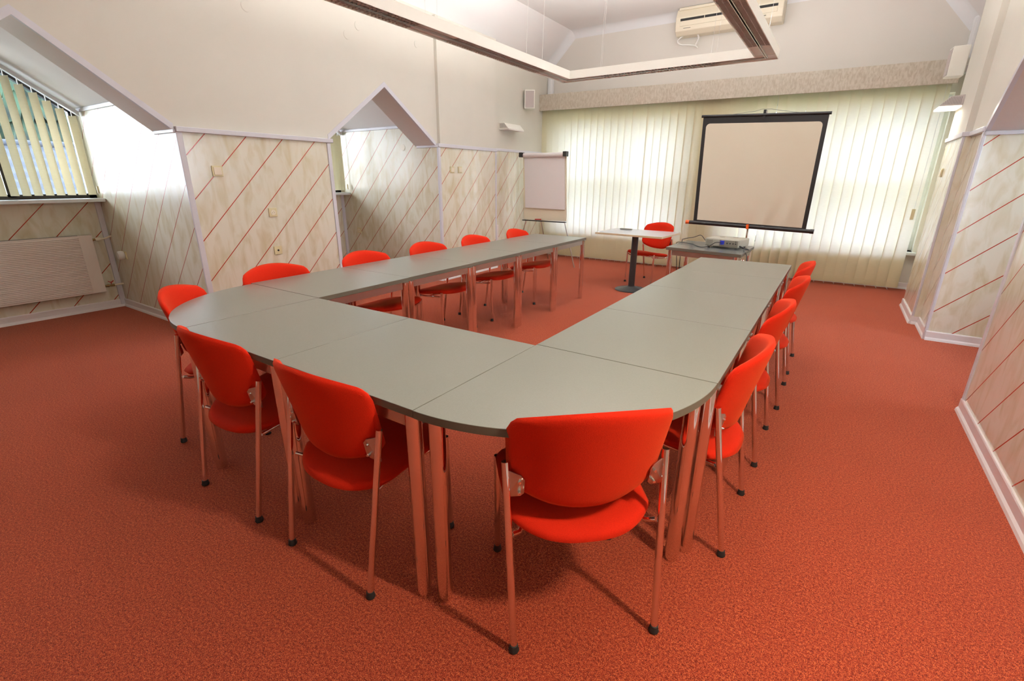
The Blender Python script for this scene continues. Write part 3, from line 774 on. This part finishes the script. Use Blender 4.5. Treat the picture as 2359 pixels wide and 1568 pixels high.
for q in cor: obj('leg', T([(q.x, q.y, 0), (q.x, q.y, pz-.03)], .024, 20), M_chrome, gt, smooth=40)
for i in range(4):
    a_, b_ = cor[i], cor[(i+1) % 4]; d_ = (b_-a_).normalized(); n_ = Vector((-d_.y, d_.x, 0))*.009; a_ = a_+d_*.026; b_ = b_-d_*.026
    bm = bmesh.new(); prism(bm, [(p.x, p.y, pz-.085) for p in (a_-n_, b_-n_, b_+n_, a_+n_)], (0, 0, .055)); obj('rail', bm, M_steel, gt)
# projector
def toL(px, py): # local table coordinates to world
    q = QL + ex*px + ey*py; return (q.x, q.y)
pj = thing('projector', 'grey table-top projector with blue video plug, on the dark grey table', 'projector', (1.49, 3.92, pz), ang)
bm = box(-.175, .175, -.15, .15, .016, .098); obj('body', bm, M_proj, pj, bevel=.012)
obj('lens', T([(.10, .14, .06), (.10, .172, .06)], .028, 24), M_black, pj, smooth=40)
bm = bmesh.new(); lathe(bm, [(.020, .098), (.024, .100), (.027, .098)], (-.06, .02, 0), 24); B(bm, .03, .08, .08, .10, .098, .100); obj('control_ring', bm, M_projd, pj)
bm = bmesh.new(); B(bm, -.02, .165, -.1525, -.149, .024, .088); obj('connector_panel', bm, M_projd, pj)
bm = bmesh.new()
for x in (.06, .09, .12, .145): tube(bm, [(x, -.152, .058), (x, -.156, .058)], .007, 12)
for x in (.145,): tube(bm, [(x, -.152, .078), (x, -.156, .078)], .005, 12)
obj('socket', bm, M_black, pj)
bm = bmesh.new()
for z in range(5): B(bm, -.16, -.09, -.152, -.149, .032+z*.011, .037+z*.011)
obj('vent', bm, M_projd, pj)
for x in (-.14, .14):
    for y in (-.12, .12): obj('foot', T([(x, y, 0), (x, y, .018)], .012, 12), M_black, pj)
vp = bmesh.new(); B(vp, .0, .03, -.185, -.152, .045, .082); 
pw = lambda x, y, z: Vector((pj.location.x+x*math.cos(ang)-y*math.sin(ang), pj.location.y+x*math.sin(ang)+y*math.cos(ang), pz+z))
tw = lambda x, y, z: Vector(toL(x, y)+(z,))
c1 = thing('video_cable', 'black video cable with blue plug trailing from the projector over the table edge', 'cable', (0, 0, 0))
bm = bmesh.new(); q = [pw(.015, -.19, .063), pw(-.04, -.20, .062), pw(-.10, -.22, .02), pw(-.17, -.24, .006), pw(-.26, -.16, .006), pw(-.37, -.05, .006), tw(-.012, .42, pz+.006), tw(-.03, .46, pz-.06), tw(-.02, .52, .40), tw(.0, .60, .08), tw(-.03, .68, .012), tw(-.10, .72, .012)]
tube(bm, smoothpath(q, 8), .0038, 8); obj('cord', bm, M_black, c1, smooth=60)
bm = bmesh.new(); prism(bm, [pw(.0, -.185, .045), pw(.03, -.185, .045), pw(.03, -.185, .082), pw(.0, -.185, .082)], (pw(0, .03, 0)-pw(0, 0, 0))); obj('plug', bm, M_blue, c1)
c2 = thing('power_cable', 'black cable rising in a loop at the left end of the projector', 'cable', (0, 0, 0))
q = [pw(-.178, .02, .04), pw(-.25, .05, .045), pw(-.33, .10, .09), pw(-.42, .13, .06), tw(.01, .58, pz+.03), tw(-.02, .60, pz-.02), tw(-.02, .62, .35), tw(.0, .64, .02), tw(.02, .72, .012)]
bm = bmesh.new(); tube(bm, smoothpath(q, 8), .0036, 8); obj('cord', bm, M_black, c2, smooth=60); obj('plug', T([pw(-.176, .02, .04), pw(-.205, .03, .041)], .007, 10), M_black, c2)
c3 = thing('audio_cable', 'thick black cable hanging off the right end of the projector table', 'cable', (0, 0, 0))
q = [pw(.178, -.12, .035), pw(.22, -.13, .022), pw(.28, -.14, .012), tw(wx-.03, .24, pz+.012), tw(wx+.012, .20, pz-.03), tw(wx+.03, .16, pz-.12), tw(wx+.03, .14, .3), tw(wx+.03, .16, .03), tw(wx+.02, .22, .012)]
bm = bmesh.new(); tube(bm, smoothpath(q, 8), .0045, 8); obj('cord', bm, M_black, c3, smooth=60); obj('plug', T([pw(.176, -.12, .035), pw(.225, -.13, .021)], .008, 10), M_black, c3)

# ------------------------------------------------------------ projection screen
SY = 5.15
ps = thing('projection_screen', 'portable tripod projection screen with black border in front of the blind', 'screen', (1.52, SY, 0))
def sp(x, z, y=0): return (x-1.52, y, z)
TLx, TRx, BLx, BRx = .80, 2.142, .832, 2.135
zt, zb_l, zb_r = 2.118, .878, .84
def border():
    bm = bmesh.new()
    o = [(TLx, zt+.02), (TRx, zt-.02), (BRx, zb_r), (BLx, zb_l)]
    return o
o_ = border()
bm = bmesh.new(); prism(bm, [sp(x, z) for x, z in o_], (0, .002, 0)); obj('border', bm, M_black, ps)
# inner picture area with rounded upper corners
ins = .045; bm = bmesh.new(); pts = []
lx0, lx1, zt0 = TLx+ins, TRx-ins, zt-.075
def arc(cx, cz, r_, a0, a1, n=8): return [(cx+r_*math.cos(a0+(a1-a0)*k/n), cz+r_*math.sin(a0+(a1-a0)*k/n)) for k in range(n+1)]
pts = arc(lx0+.045, zt0+.018-.045, .045, PI, PI/2) + arc(lx1-.045, zt0-.018-.045, .045, PI/2, 0) + [(BRx-ins, zb_r+.02), (BLx+ins, zb_l+.02)]
# grid surface with soft folds near the bottom
nx, nz = 40, 30
def fold(s, t): return -.004 - .010*(1-t)**3*math.sin(s*26+3*t)*(.35+.65*math.exp(-((s-.6)/.28)**2)) 
bm = bmesh.new(); prism(bm, [sp(x, z, -.0015) for x, z in pts], (0, .001, 0)); obj('picture_surface', bm, M_screen, ps)
obj('top_bar', T([sp(TLx-.02, zt+.03), sp(TRx+.02, zt-.012)], .016, 16), M_black, ps, smooth=40)
bm = bmesh.new(); tube(bm, [sp(BLx-.05, zb_l-.015), sp(BRx+.045, zb_r-.015)], .024, 18); obj('roller_case', bm, M_black, ps, smooth=40)
obj('end_cap', T([sp(BLx-.095, zb_l-.015), sp(BLx-.05, zb_l-.015)], [.025, .022], 16), M_orange, ps, smooth=40)
obj('end_cap', T([sp(BRx+.045, zb_r-.015), sp(BRx+.085, zb_r-.016)], [.027, .027], 16), M_black, ps, smooth=40)
obj('pole', T([sp(1.50, .30, .045), sp(1.50, 2.175, .045)], .0125, 16), M_chrome, ps, smooth=40)
obj('hook', box(-.045, -.018, -.01, .06, 2.09, 2.18), M_black, ps)
obj('hanging_cord', T([sp(1.10, zt+.03, .0), sp(1.38, zt+.055, .03), sp(1.45, zt+.075, .04), sp(1.55, zt+.07, .04), sp(1.66, zt+.045, .03), sp(1.92, zt+.0, 0)], .0025, 6), M_projd, ps)
obj('clamp', box(-.035, -.005, -.03, .06, .815, .87), M_orange, ps)
for a in (PI/2, PI/2+2.094, PI/2-2.094): obj('leg', T([sp(1.5, .42, .045), sp(1.5+.42*math.cos(a), .012, .045+.42*math.sin(a))], .009, 10), M_chrome, ps)

# ------------------------------------------------------------ flip chart
fc_ = thing('flip_chart', 'white flip chart easel with paper pad in the far left corner', 'flip chart', (-1.66, 5.52, 0))
bz0, bz1 = .745, 1.78
bxl0, bxr0, bxl1, bxr1 = -.40, .415, -.47, .335
bm = bmesh.new(); prism(bm, [(bxl0, -.0, bz0), (bxr0, 0, bz0), (bxr1, .06, bz1), (bxl1, .06, bz1)], (0, .018, 0)); obj('board', bm, M_board, fc_, bevel=.002)
pd_ = bmesh.new(); prism(pd_, [(bxl0+.03, -.012+.01, .935), (bxr0-.03, -.012+.01, .925), (bxr1-.02, .05, bz1-.03), (bxl1+.035, .05, bz1-.03)], (0, -.012, 0)); obj('paper_pad', pd_, M_paper, fc_)
obj('rolled_sheets', T([(bxl1+.035, .022, bz1-.015), (bxr1-.02, .022, bz1-.018)], .034, 18), M_paper, fc_, smooth=40)
for x in (bxl1-.005, bxr1+.005): obj('clamp', box(x-.03, x+.03, -.02, .07, bz1-.045, bz1+.03), M_black, fc_, bevel=.005)
obj('pen_tray', box(bxl0, bxr0, -.06, .0, bz0-.022, bz0-.008), M_black, fc_)
obj('leg', T([(bxl0+.04, .01, bz0), (-.56, -.0, .0)], .009, 10), M_steel, fc_)
obj('leg', T([(bxr0-.04, .01, bz0), (.565, .06, .0)], .009, 10), M_steel, fc_)
obj('leg', T([(-.11, .03, bz0+.1), (-.25, .62, .0)], .009, 10), M_steel, fc_)
mk = T([(-1.82, 5.487, .752), (-1.70, 5.485, .757)], .009, 12); tag(obj('marker_pen', mk, M_redp, smooth=40), 'red marker pen lying in the tray of the flip chart', 'marker pen')

# ------------------------------------------------------------ radiator
rd = thing('radiator', 'white ribbed panel radiator under the gable window at the left', 'radiator', (-4.08, 0, 0))
bm = bmesh.new(); B(bm, -.05, -.004, -1.05, .195, .205, .812); 
obj('panel', bm, M_rad, rd, bevel=.004)
bm = bmesh.new(); nr = 34
for k in range(nr):
    z = .222+k*(.575/nr); prism(bm, [(-.004, -1.05, z), (.0045, -1.05, z+.005), (.0045, -1.05, z+.009), (-.004, -1.05, z+.0145)], (0, 1.13, 0))
obj('ribbed_front', bm, M_rad, rd)
obj('top_grille', box(-.048, -.006, -1.04, .08, .812, .816), M_projd, rd)
obj('wall_bracket', box(-.10, -.05, -.2, -.17, .35, .7), M_white, rd)
v1 = obj('upper_valve', T([(-.03, .195, .762), (-.03, .225, .762)], [.012, .012], 14), M_brass, rd, smooth=40)
bm = bmesh.new(); tube(bm, [(-.03, .222, .762), (-.03, .245, .762), (-.03, .272, .762)], [.017, .021, .014], 16); obj('valve_head', bm, M_offwhite, v1, smooth=50)
obj('pipe', T(smoothpath([(-.03, .27, .762), (-.03, .315, .768), (-.035, .35, .78), (-.038, .369, .782)], 5), .0095, 12), M_offwhite, v1, smooth=60)
v2 = obj('lower_valve', T([(-.03, .195, .262), (-.03, .235, .262), (-.03, .24, .262), (-.03, .285, .262)], [.011, .015, .010, .014], 14), M_brass, rd, smooth=40)
bm = bmesh.new(); tube(bm, [(-.03, .26, .275), (-.03, .26, .30)], .004, 8); prism(bm, [(-.035, .236, .315), (-.035, .26, .298), (-.035, .284, .315), (-.035, .284, .306), (-.035, .26, .289), (-.035, .236, .306)], (.012, 0, 0)); obj('handle', bm, M_redp, v2)
obj('pipe', T([(-.03, .284, .262), (-.03, .369, .266)], .0095, 12), M_offwhite, v2, smooth=60)

# ------------------------------------------------------------ sockets, switches, small wall fittings
def plate(name, label, cat, loc, rotz, size=.082, kind='socket', group=None):
    """square plate facing local -Y"""
    t = thing(name, label, cat, loc, rotz, group); h = size/2
    obj('cover_plate', box(-h, h, -.012, 0, -h, h), M_ivory, t, bevel=.003)
    if kind == 'socket':
        bm = bmesh.new(); tube(bm, [(0, -.012, 0), (0, -.0145, 0)], .026, 28); ins_ = obj('insert', bm, M_offwhite, t, smooth=40)
        bm = bmesh.new()
        for x in (-.0095, .0095): tube(bm, [(x, -.0145, -.002), (x, -.0155, -.002)], .0028, 8)
        obj('pin_hole', bm, M_black, ins_); obj('earth_pin', T([(0, -.0145, .010), (0, -.022, .010)], .0025, 8), M_chrome, ins_)
    elif kind == 'switch': obj('rocker', box(-h*.72, h*.72, -.017, -.012, -h*.72, h*.72), M_offwhite, t, bevel=.002)
    elif kind == 'aerial': obj('jack', T([(0, -.012, 0), (0, -.016, 0)], [.010, .008], 16), M_black, t)
    return t
FXP = -PI/2+PI      # plate facing +X : local -Y -> +X
rotX = PI/2
plate('wall_switch', 'ivory wall switch high on the striped pillar', 'switch', (-2.17, .64, 1.446), rotX, .088, 'switch')
plate('power_socket', 'ivory power socket halfway up the striped pillar', 'socket', (-2.17, 1.09, 1.075), rotX)
plate('aerial_socket', 'ivory aerial socket low on the striped pillar, under the power socket', 'socket', (-2.17, 1.085, .711), rotX, .08, 'aerial')
plate('wall_switch', 'left one of two ivory switches on the panelled column', 'switch', (-2.15, 3.766, 1.51), rotX, .085, 'switch', 'pair of switches on the column')
plate('wall_switch', 'right one of two ivory switches on the panelled column', 'switch', (-2.15, 3.936, 1.512), rotX, .085, 'switch', 'pair of switches on the column')
plate('power_socket', 'ivory power socket low inside the farther gable recess', 'socket', (-3.87, 3.50, .61), 0)
plate('wall_switch', 'ivory switch on the right wall near the blind', 'switch', (3.25, 5.277, 1.481), -rotX, .085, 'switch')
th_ = plate('power_socket', 'ivory socket beside the radiator with a white plug-in timer', 'socket', (-3.85, .37, .60), 0)
tm = bmesh.new(); tube(tm, [(0, 0, 0), (0, -.012, 0), (0, -.045, 0), (0, -.055, 0)], [.030, .036, .036, .028], 28)
o = obj('plug_in_timer', tm, M_white, smooth=50); o.location = (-3.85, .3555, .605); o.scale = (1, 1, 1.25); tag(o, 'white rounded plug-in timer in the socket beside the radiator', 'timer')
def disc(name, label, c, ax, r_, m, group=None, t=.003):
    bm = bmesh.new(); c = Vector(c); ax = Vector(ax); tube(bm, [c, c+ax*t], r_, 36); tube(bm, [c+ax*t+0*ax, c+ax*(t+.001)], [r_*.9, r_*.88], 36)
    o = obj(name, bm, m, smooth=40); return tag(o, label, 'cover cap', group)
disc('cover_cap', 'round plaster-coloured cap on the upper left wall, leftmost, cut by the picture top', (XL, 1.141, 2.80), (1, 0, 0), .045, M_wall, 'round caps on the upper left wall')
disc('cover_cap', 'round plaster-coloured cap on the upper left wall, lower of the close pair', (XL, 2.205, 2.81), (1, 0, 0), .045, M_wall, 'round caps on the upper left wall')
disc('cover_cap', 'round plaster-coloured cap on the upper left wall, upper of the close pair', (XL, 2.359, 2.923), (1, 0, 0), .045, M_wall, 'round caps on the upper left wall')
disc('cover_cap', 'round plaster-coloured cap on the upper left wall beside the column, under the light', (XL, 3.234, 2.927), (1, 0, 0), .04, M_wall, 'round caps on the upper left wall')
disc('cover_cap', 'round cream cap on the striped panel inside the farther gable recess', (-2.80, 3.50, 1.80), (0, -1, 0), .045, M_offwhite, t=.004)
tag(obj('pipe_box', box(-2.28, -2.18, 4.835, 4.93, 0, .68), M_base, bevel=.004), 'white vertical pipe boxing beside the far end of the panelled column', 'pipe box')

# ------------------------------------------------------------ wall lamps
def wall_lamp(label, loc, rotz, lit, L=.36):
    """projects along local -Y from the wall"""
    t = thing('wall_lamp', label, 'wall lamp', loc, rotz, 'wedge shaped wall lamps')
    bm = bmesh.new(); prism(bm, [(-L*.5, 0, .065), (-L*.5, -.105, .055), (-L*.5, -.185, -.030), (-L*.5, 0, -.030)], (L, 0, 0))
    sh = obj('housing', bm, M_lampgrey if lit else M_lampwhite, t, bevel=.003)
    bm = bmesh.new()
    for k in range(13):
        y = -.02-k*.0115; zt_ = .048 if y > -.1 else .048-(-.1-y)*1.05
        for sx in (-L*.5-.0012, L*.5): B(bm, sx, sx+.0012, y-.004, y, -.018, zt_)
    obj('grille', bm, M_grilled, sh)
    obj('diffuser', box(-L*.49, L*.49, -.182, -.006, -.046, -.030), M_diff if lit else M_white, t)
    return t
wall_lamp('lit wedge shaped wall lamp on the right wall beside the blind', (3.25, 5.33, 2.14), -rotX, True)
wall_lamp('unlit white wedge shaped wall lamp on the far left wall', (-2.28, 5.32, 2.17), rotX, False, L=.46)
wall_lamp('lit wall lamp on the near right wall, outside the picture', (3.30, -.50, 2.14), -rotX, True)
def lamp_light(name, loc, e, sx, sy, d=(0, 0, -1), c=(1, .93, .80)): return area(name, loc, d, sx, sy, e, c)
lamp_light('lamp_light_near_right', (3.18, -.50, 2.08), 48, .10, .30, (-.45, 0, -1), (1, .84, .62))
lamp_light('lamp_light_far_right', (3.08, 5.33, 2.08), 6, .10, .30)

# ------------------------------------------------------------ loudspeakers
def speaker(label, loc, rotz):
    t = thing('wall_speaker', label, 'loudspeaker', loc, rotz, 'white wall speakers')
    obj('cabinet', box(-.085, .085, -.15, -.012, -.14, .14), M_lampwhite, t, bevel=.005)
    obj('grille', box(-.07, .07, -.156, -.15, -.125, .125), M_grille, t, bevel=.003)
    obj('bracket', box(-.02, .02, -.03, .02, -.03, .03), M_white, t)
    return t
speaker('small white wall speaker at the left end of the pelmet', (-2.24, 5.92, 2.64), rotX-.95)
speaker('small white wall speaker at the right end of the pelmet', (3.25, 5.66, 2.575), -rotX+.06)

# ------------------------------------------------------------ air conditioner
ac = thing('air_conditioner', 'cream wall-mounted air conditioner under the ceiling above the screen', 'air conditioner', (.64, FY-.012, 3.56))
AX = .70
prof = [(0, -.16), (-.16, -.16), (-.235, -.11), (-.25, -.02), (-.25, .06), (-.20, .17), (0, .18)]
bm = bmesh.new(); prism(bm, [(-AX, y, z) for y, z in prof], (2*AX, 0, 0)); obj('casing', bm, M_offwhite, ac, bevel=.012)
obj('air_slot', box(-AX+.07, AX-.07, -.2545, -.245, .01, .04), M_black, ac)
fl = obj('flap', box(-AX+.07, AX-.07, -.258, -.246, -.055, .008), M_offwhite, ac, bevel=.003)
obj('slot_divider', box(-.30, -.292, -.257, -.245, .008, .042), M_offwhite, ac)
obj('top_panel', box(-AX+.03, AX-.03, -.235, -.06, .15, .185), M_offwhite, ac, bevel=.01)
obj('display_strip', box(.36, .50, -.248, -.243, -.085, -.075), M_projd, ac)
obj('badge', box(-.58, -.48, -.247, -.242, -.085, -.079), M_projd, ac)
bm = bmesh.new(); tube(bm, smoothpath([(-AX+.10, -.13, -.15), (-AX+.02, -.12, -.20), (-AX+.06, -.10, -.25), (-AX+.16, -.07, -.26), (-AX+.26, -.05, -.28), (-AX+.30, -.03, -.31)], 6), .010, 10)
tube(bm, smoothpath([(-AX+.30, -.12, -.15), (-AX+.31, -.08, -.20), (-AX+.27, -.05, -.27)], 6), .013, 10); obj('hose', bm, M_white, ac, smooth=60)

# ------------------------------------------------------------ hanging light frame
pl = thing('pendant_light_frame', 'rectangular suspended light frame hanging on wires under the ceiling', 'pendant light', (0, 0, 2.5))
X0, X1, Y0, Y1, WD, HT = -.655, 1.672, -1.9, 4.13, .185, .085
def ring_side(inner, name):
    a = WD if inner else 0; bm = bmesh.new(); th = .006
    x0, x1, y0, y1 = X0+a, X1-a, Y0+a, Y1-a
    if inner: x0, x1, y0, y1 = x0-th, x1+th, y0-th, y1+th
    B(bm, x0, x0+th, y0, y1, 0, HT); B(bm, x1-th, x1, y0, y1, 0, HT); B(bm, x0+th, x1-th, y0, y0+th, 0, HT); B(bm, x0+th, x1-th, y1-th, y1, 0, HT)
    obj(name, bm, M_lampwhite, pl)
ring_side(False, 'outer_side'); ring_side(True, 'inner_side')
bm = bmesh.new(); e = .006
B(bm, X0+e, X0+WD-e, Y0+e, Y1-e, .055, .062); B(bm, X1-WD+e, X1-e, Y0+e, Y1-e, .055, .062); B(bm, X0+WD-e, X1-WD+e, Y1-WD+e, Y1-e, .055, .062); B(bm, X0+WD-e, X1-WD+e, Y0+e, Y0+WD-e, .055, .062)
obj('reflector_tray', bm, M_alu, pl)
bm = bmesh.new(); c = WD/2
for s in (-.012, .006):
    B(bm, X0+c+s, X0+c+s+.006, Y0+c, Y1-c, 0, .055); B(bm, X1-c+s, X1-c+s+.006, Y0+c, Y1-c, 0, .055); B(bm, X0+c, X1-c, Y1-c+s, Y1-c+s+.006, 0, .055)
obj('centre_rib', bm, M_steel, pl)
def louvre(x0, x1, y0, y1, along):
    bm = bmesh.new(); st = .034
    if along == 'y':
        for (a, b) in ((x0+.008, (x0+x1)/2-.014), ((x0+x1)/2+.014, x1-.008)):
            y = y0
            while y < y1: B(bm, a, b, y, y+.003, .002, .040); y += st
            m_ = (a+b)/2; B(bm, m_-.0012, m_+.0012, y0, y1, .002, .040)
    else:
        for (a, b) in ((y0+.008, (y0+y1)/2-.014), ((y0+y1)/2+.014, y1-.008)):
            x = x0
            while x < x1: B(bm, x, x+.003, a, b, .002, .040); x += st
    obj('louvre', bm, M_alu, pl)
louvre(X0, X0+WD, -1.6, 1.50, 'y'); louvre(X0, X0+WD, 1.98, 3.45, 'y')
louvre(X1-WD, X1, 2.1, 3.55, 'y'); louvre(X1-WD, X1, -1.6, 1.6, 'y'); louvre(X0+.55, X1-.55, Y1-WD, Y1, 'x')
def cover(x0, x1, y0, y1): obj('blank_cover', box(x0, x1, y0, y1, .010, .014), M_alu, pl)
cover(X0+.007, X0+WD-.007, 1.52, 1.96); cover(X0+.007, X0+WD-.007, 3.47, Y1-.007); cover(X1-WD+.007, X1-.007, 3.57, Y1-WD+.0); cover(X1-.53, X1-.008, Y1-WD+.007, Y1-.007)
cover(X0+WD+.0, X0+.53, Y1-WD+.007, Y1-.007)
for x, y in ((X0+.03, 1.7), (X0+WD-.03, 1.7), (X0+.05, 3.2), (X0+WD-.03, 3.35), (X0+.5, Y1-.05), (X0+.56, Y1-WD+.04), (1.05, Y1-.05), (1.12, Y1-WD+.05), (X1-.03, 3.5), (X1-WD+.03, 3.6), (X0+.03, -1.0), (X1-.03, .2)):
    obj('wire', T([(x, y, .06), (x+.03, y, CZ-2.5)], .0012, 5), M_steel, pl)
# fill lamps added above the frame, aimed up to brighten the room
for x, e_ in ((X0+WD/2, 76), (X1-WD/2, 175)): area('added_fill_uplight', (x, 1.9, 2.61), (0, 0, 1), .10, 5.0, e_, (1, .98, .96))

area('added_fill_uplight', ((X0+X1)/2, Y1-WD/2, 2.61), (0, 0, 1), 1.9, .10, 38, (1, .98, .96))

# ------------------------------------------------------------ outside the windows
struct('ground', box(-60, 30, -40, 60, -3.4, -3.2), M_ground)  # unseen ground, added to keep out sky light from below
# neighbouring roof below the gable window
nb = thing('neighbour_roof', 'blue-grey tiled roof seen through the gable window', 'roof', (0, 0, 0))
bm = bmesh.new(); ny, nxr = 90, 40
V = {}
for i in range(nxr+1):
    for j in range(ny+1):
        t = i/nxr; x = -5.6-t*2.6; y = -.5+j*.05; z = .55+t*1.32
        course = (t*9) % 1.0
        z += .035*math.cos(2*PI*(y/.18)) * .6 - .045*course
        V[i, j] = bm.verts.new((x, y, z))
for i in range(nxr):
    for j in range(ny): bm.faces.new((V[i, j], V[i, j+1], V[i+1, j+1], V[i+1, j]))
obj('tiles', bm, M_tile, nb, smooth=50)
obj('ridge_cap', T([(-8.22, -.5, 1.86), (-8.22, 4.0, 1.86)], .06, 14), M_tile, nb, smooth=60)
# eaves of the own gable: dark boarding and orange fascia
for i, (y0, y1) in enumerate(NI):
    ym = (y0+y1)/2
    ev = thing('gable_overhang', ['dark boarded roof overhang with orange fascia outside the left gable window', 'dark boarded roof overhang outside the farther gable window'][i], 'roof overhang', (0, 0, 0))
    bm = bmesh.new(); fb = bmesh.new()
    for s in (-1, 1):
        a = (ym, EZ+.64); b = (ym+s*.86, EZ+.64-.86*.70)
        prism(bm, [(XB-.25, a[0], a[1]), (XB-.25, b[0], b[1]), (XB-.40, b[0], b[1]), (XB-.40, a[0], a[1])], (0, 0, .05))
        prism(fb, [(XB-.40, a[0], a[1]-.05), (XB-.40, b[0], b[1]-.05), (XB-.40, b[0], b[1]+.04), (XB-.40, a[0], a[1]+.04)], (-.03, 0, 0))
    obj('boarding', bm, M_wood_dk, ev); obj('fascia', fb, M_wood_or, ev)
def tree(x, y, h, rad, label):
    t = thing('conifer', label, 'tree', (x, y, -3.2), random.uniform(0, 6), 'conifers beyond the roof')
    obj('trunk', T([(0, 0, 0), (0, 0, h*.9)], [.22, .05], 10), M_bark, t)
    bm = bmesh.new(); n = 11
    for k in range(n):
        z = h*(.10+.80*k/n); rr = rad*(1-k/n*.92); m_ = 22; dz = h*.14
        c0 = bm.verts.new((0, 0, z+dz)); ring = []; low = []
        for q in range(m_):
            a = 2*PI*q/m_+k; r2 = rr*(1 if q % 2 else .72)*random.uniform(.85, 1.12)
            ring.append(bm.verts.new((r2*math.cos(a), r2*math.sin(a), z-.25*random.random()-(.3 if q % 2 else 0)))); 
            low.append(bm.verts.new((r2*.4*math.cos(a), r2*.4*math.sin(a), z+.05)))
        for q in range(m_):
            bm.faces.new((c0, ring[q], ring[(q+1) % m_])); bm.faces.new((ring[q], low[q], low[(q+1) % m_], ring[(q+1) % m_]))
    obj('foliage', bm, M_leaf, t)
bm = bmesh.new(); V = {}
for i in range(61):
    for j in range(25):
        y = 1.8+i*.42; t = j/24; z = -3.2+7.6*t**.8
        V[i, j] = bm.verts.new((-19-7*t+random.uniform(-.5, .5), y+random.uniform(-.2, .2), z+random.uniform(-.3, .3)+.5*math.sin(i*.7)))
for i in range(60):
    for j in range(24): bm.faces.new((V[i, j], V[i+1, j], V[i+1, j+1], V[i, j+1]))
hs = obj('wooded_hillside', bm, M_leaf, kind='stuff'); tag(hs, 'dark green wooded hillside beyond the neighbouring roof', 'hillside')
for i in range(8):
    tree(-13.5-3.4*(i % 2), 2.2+i*1.5, 8.8+1.5*(i % 2), 1.42, 'dark green conifer beyond the neighbouring roof')

# ------------------------------------------------------------ thin labels check
for o in list(bpy.data.objects):
    if o.parent is None and o.type in {'MESH', 'EMPTY'} and 'kind' not in o.keys() and 'label' not in o.keys(): o['kind'] = 'structure'
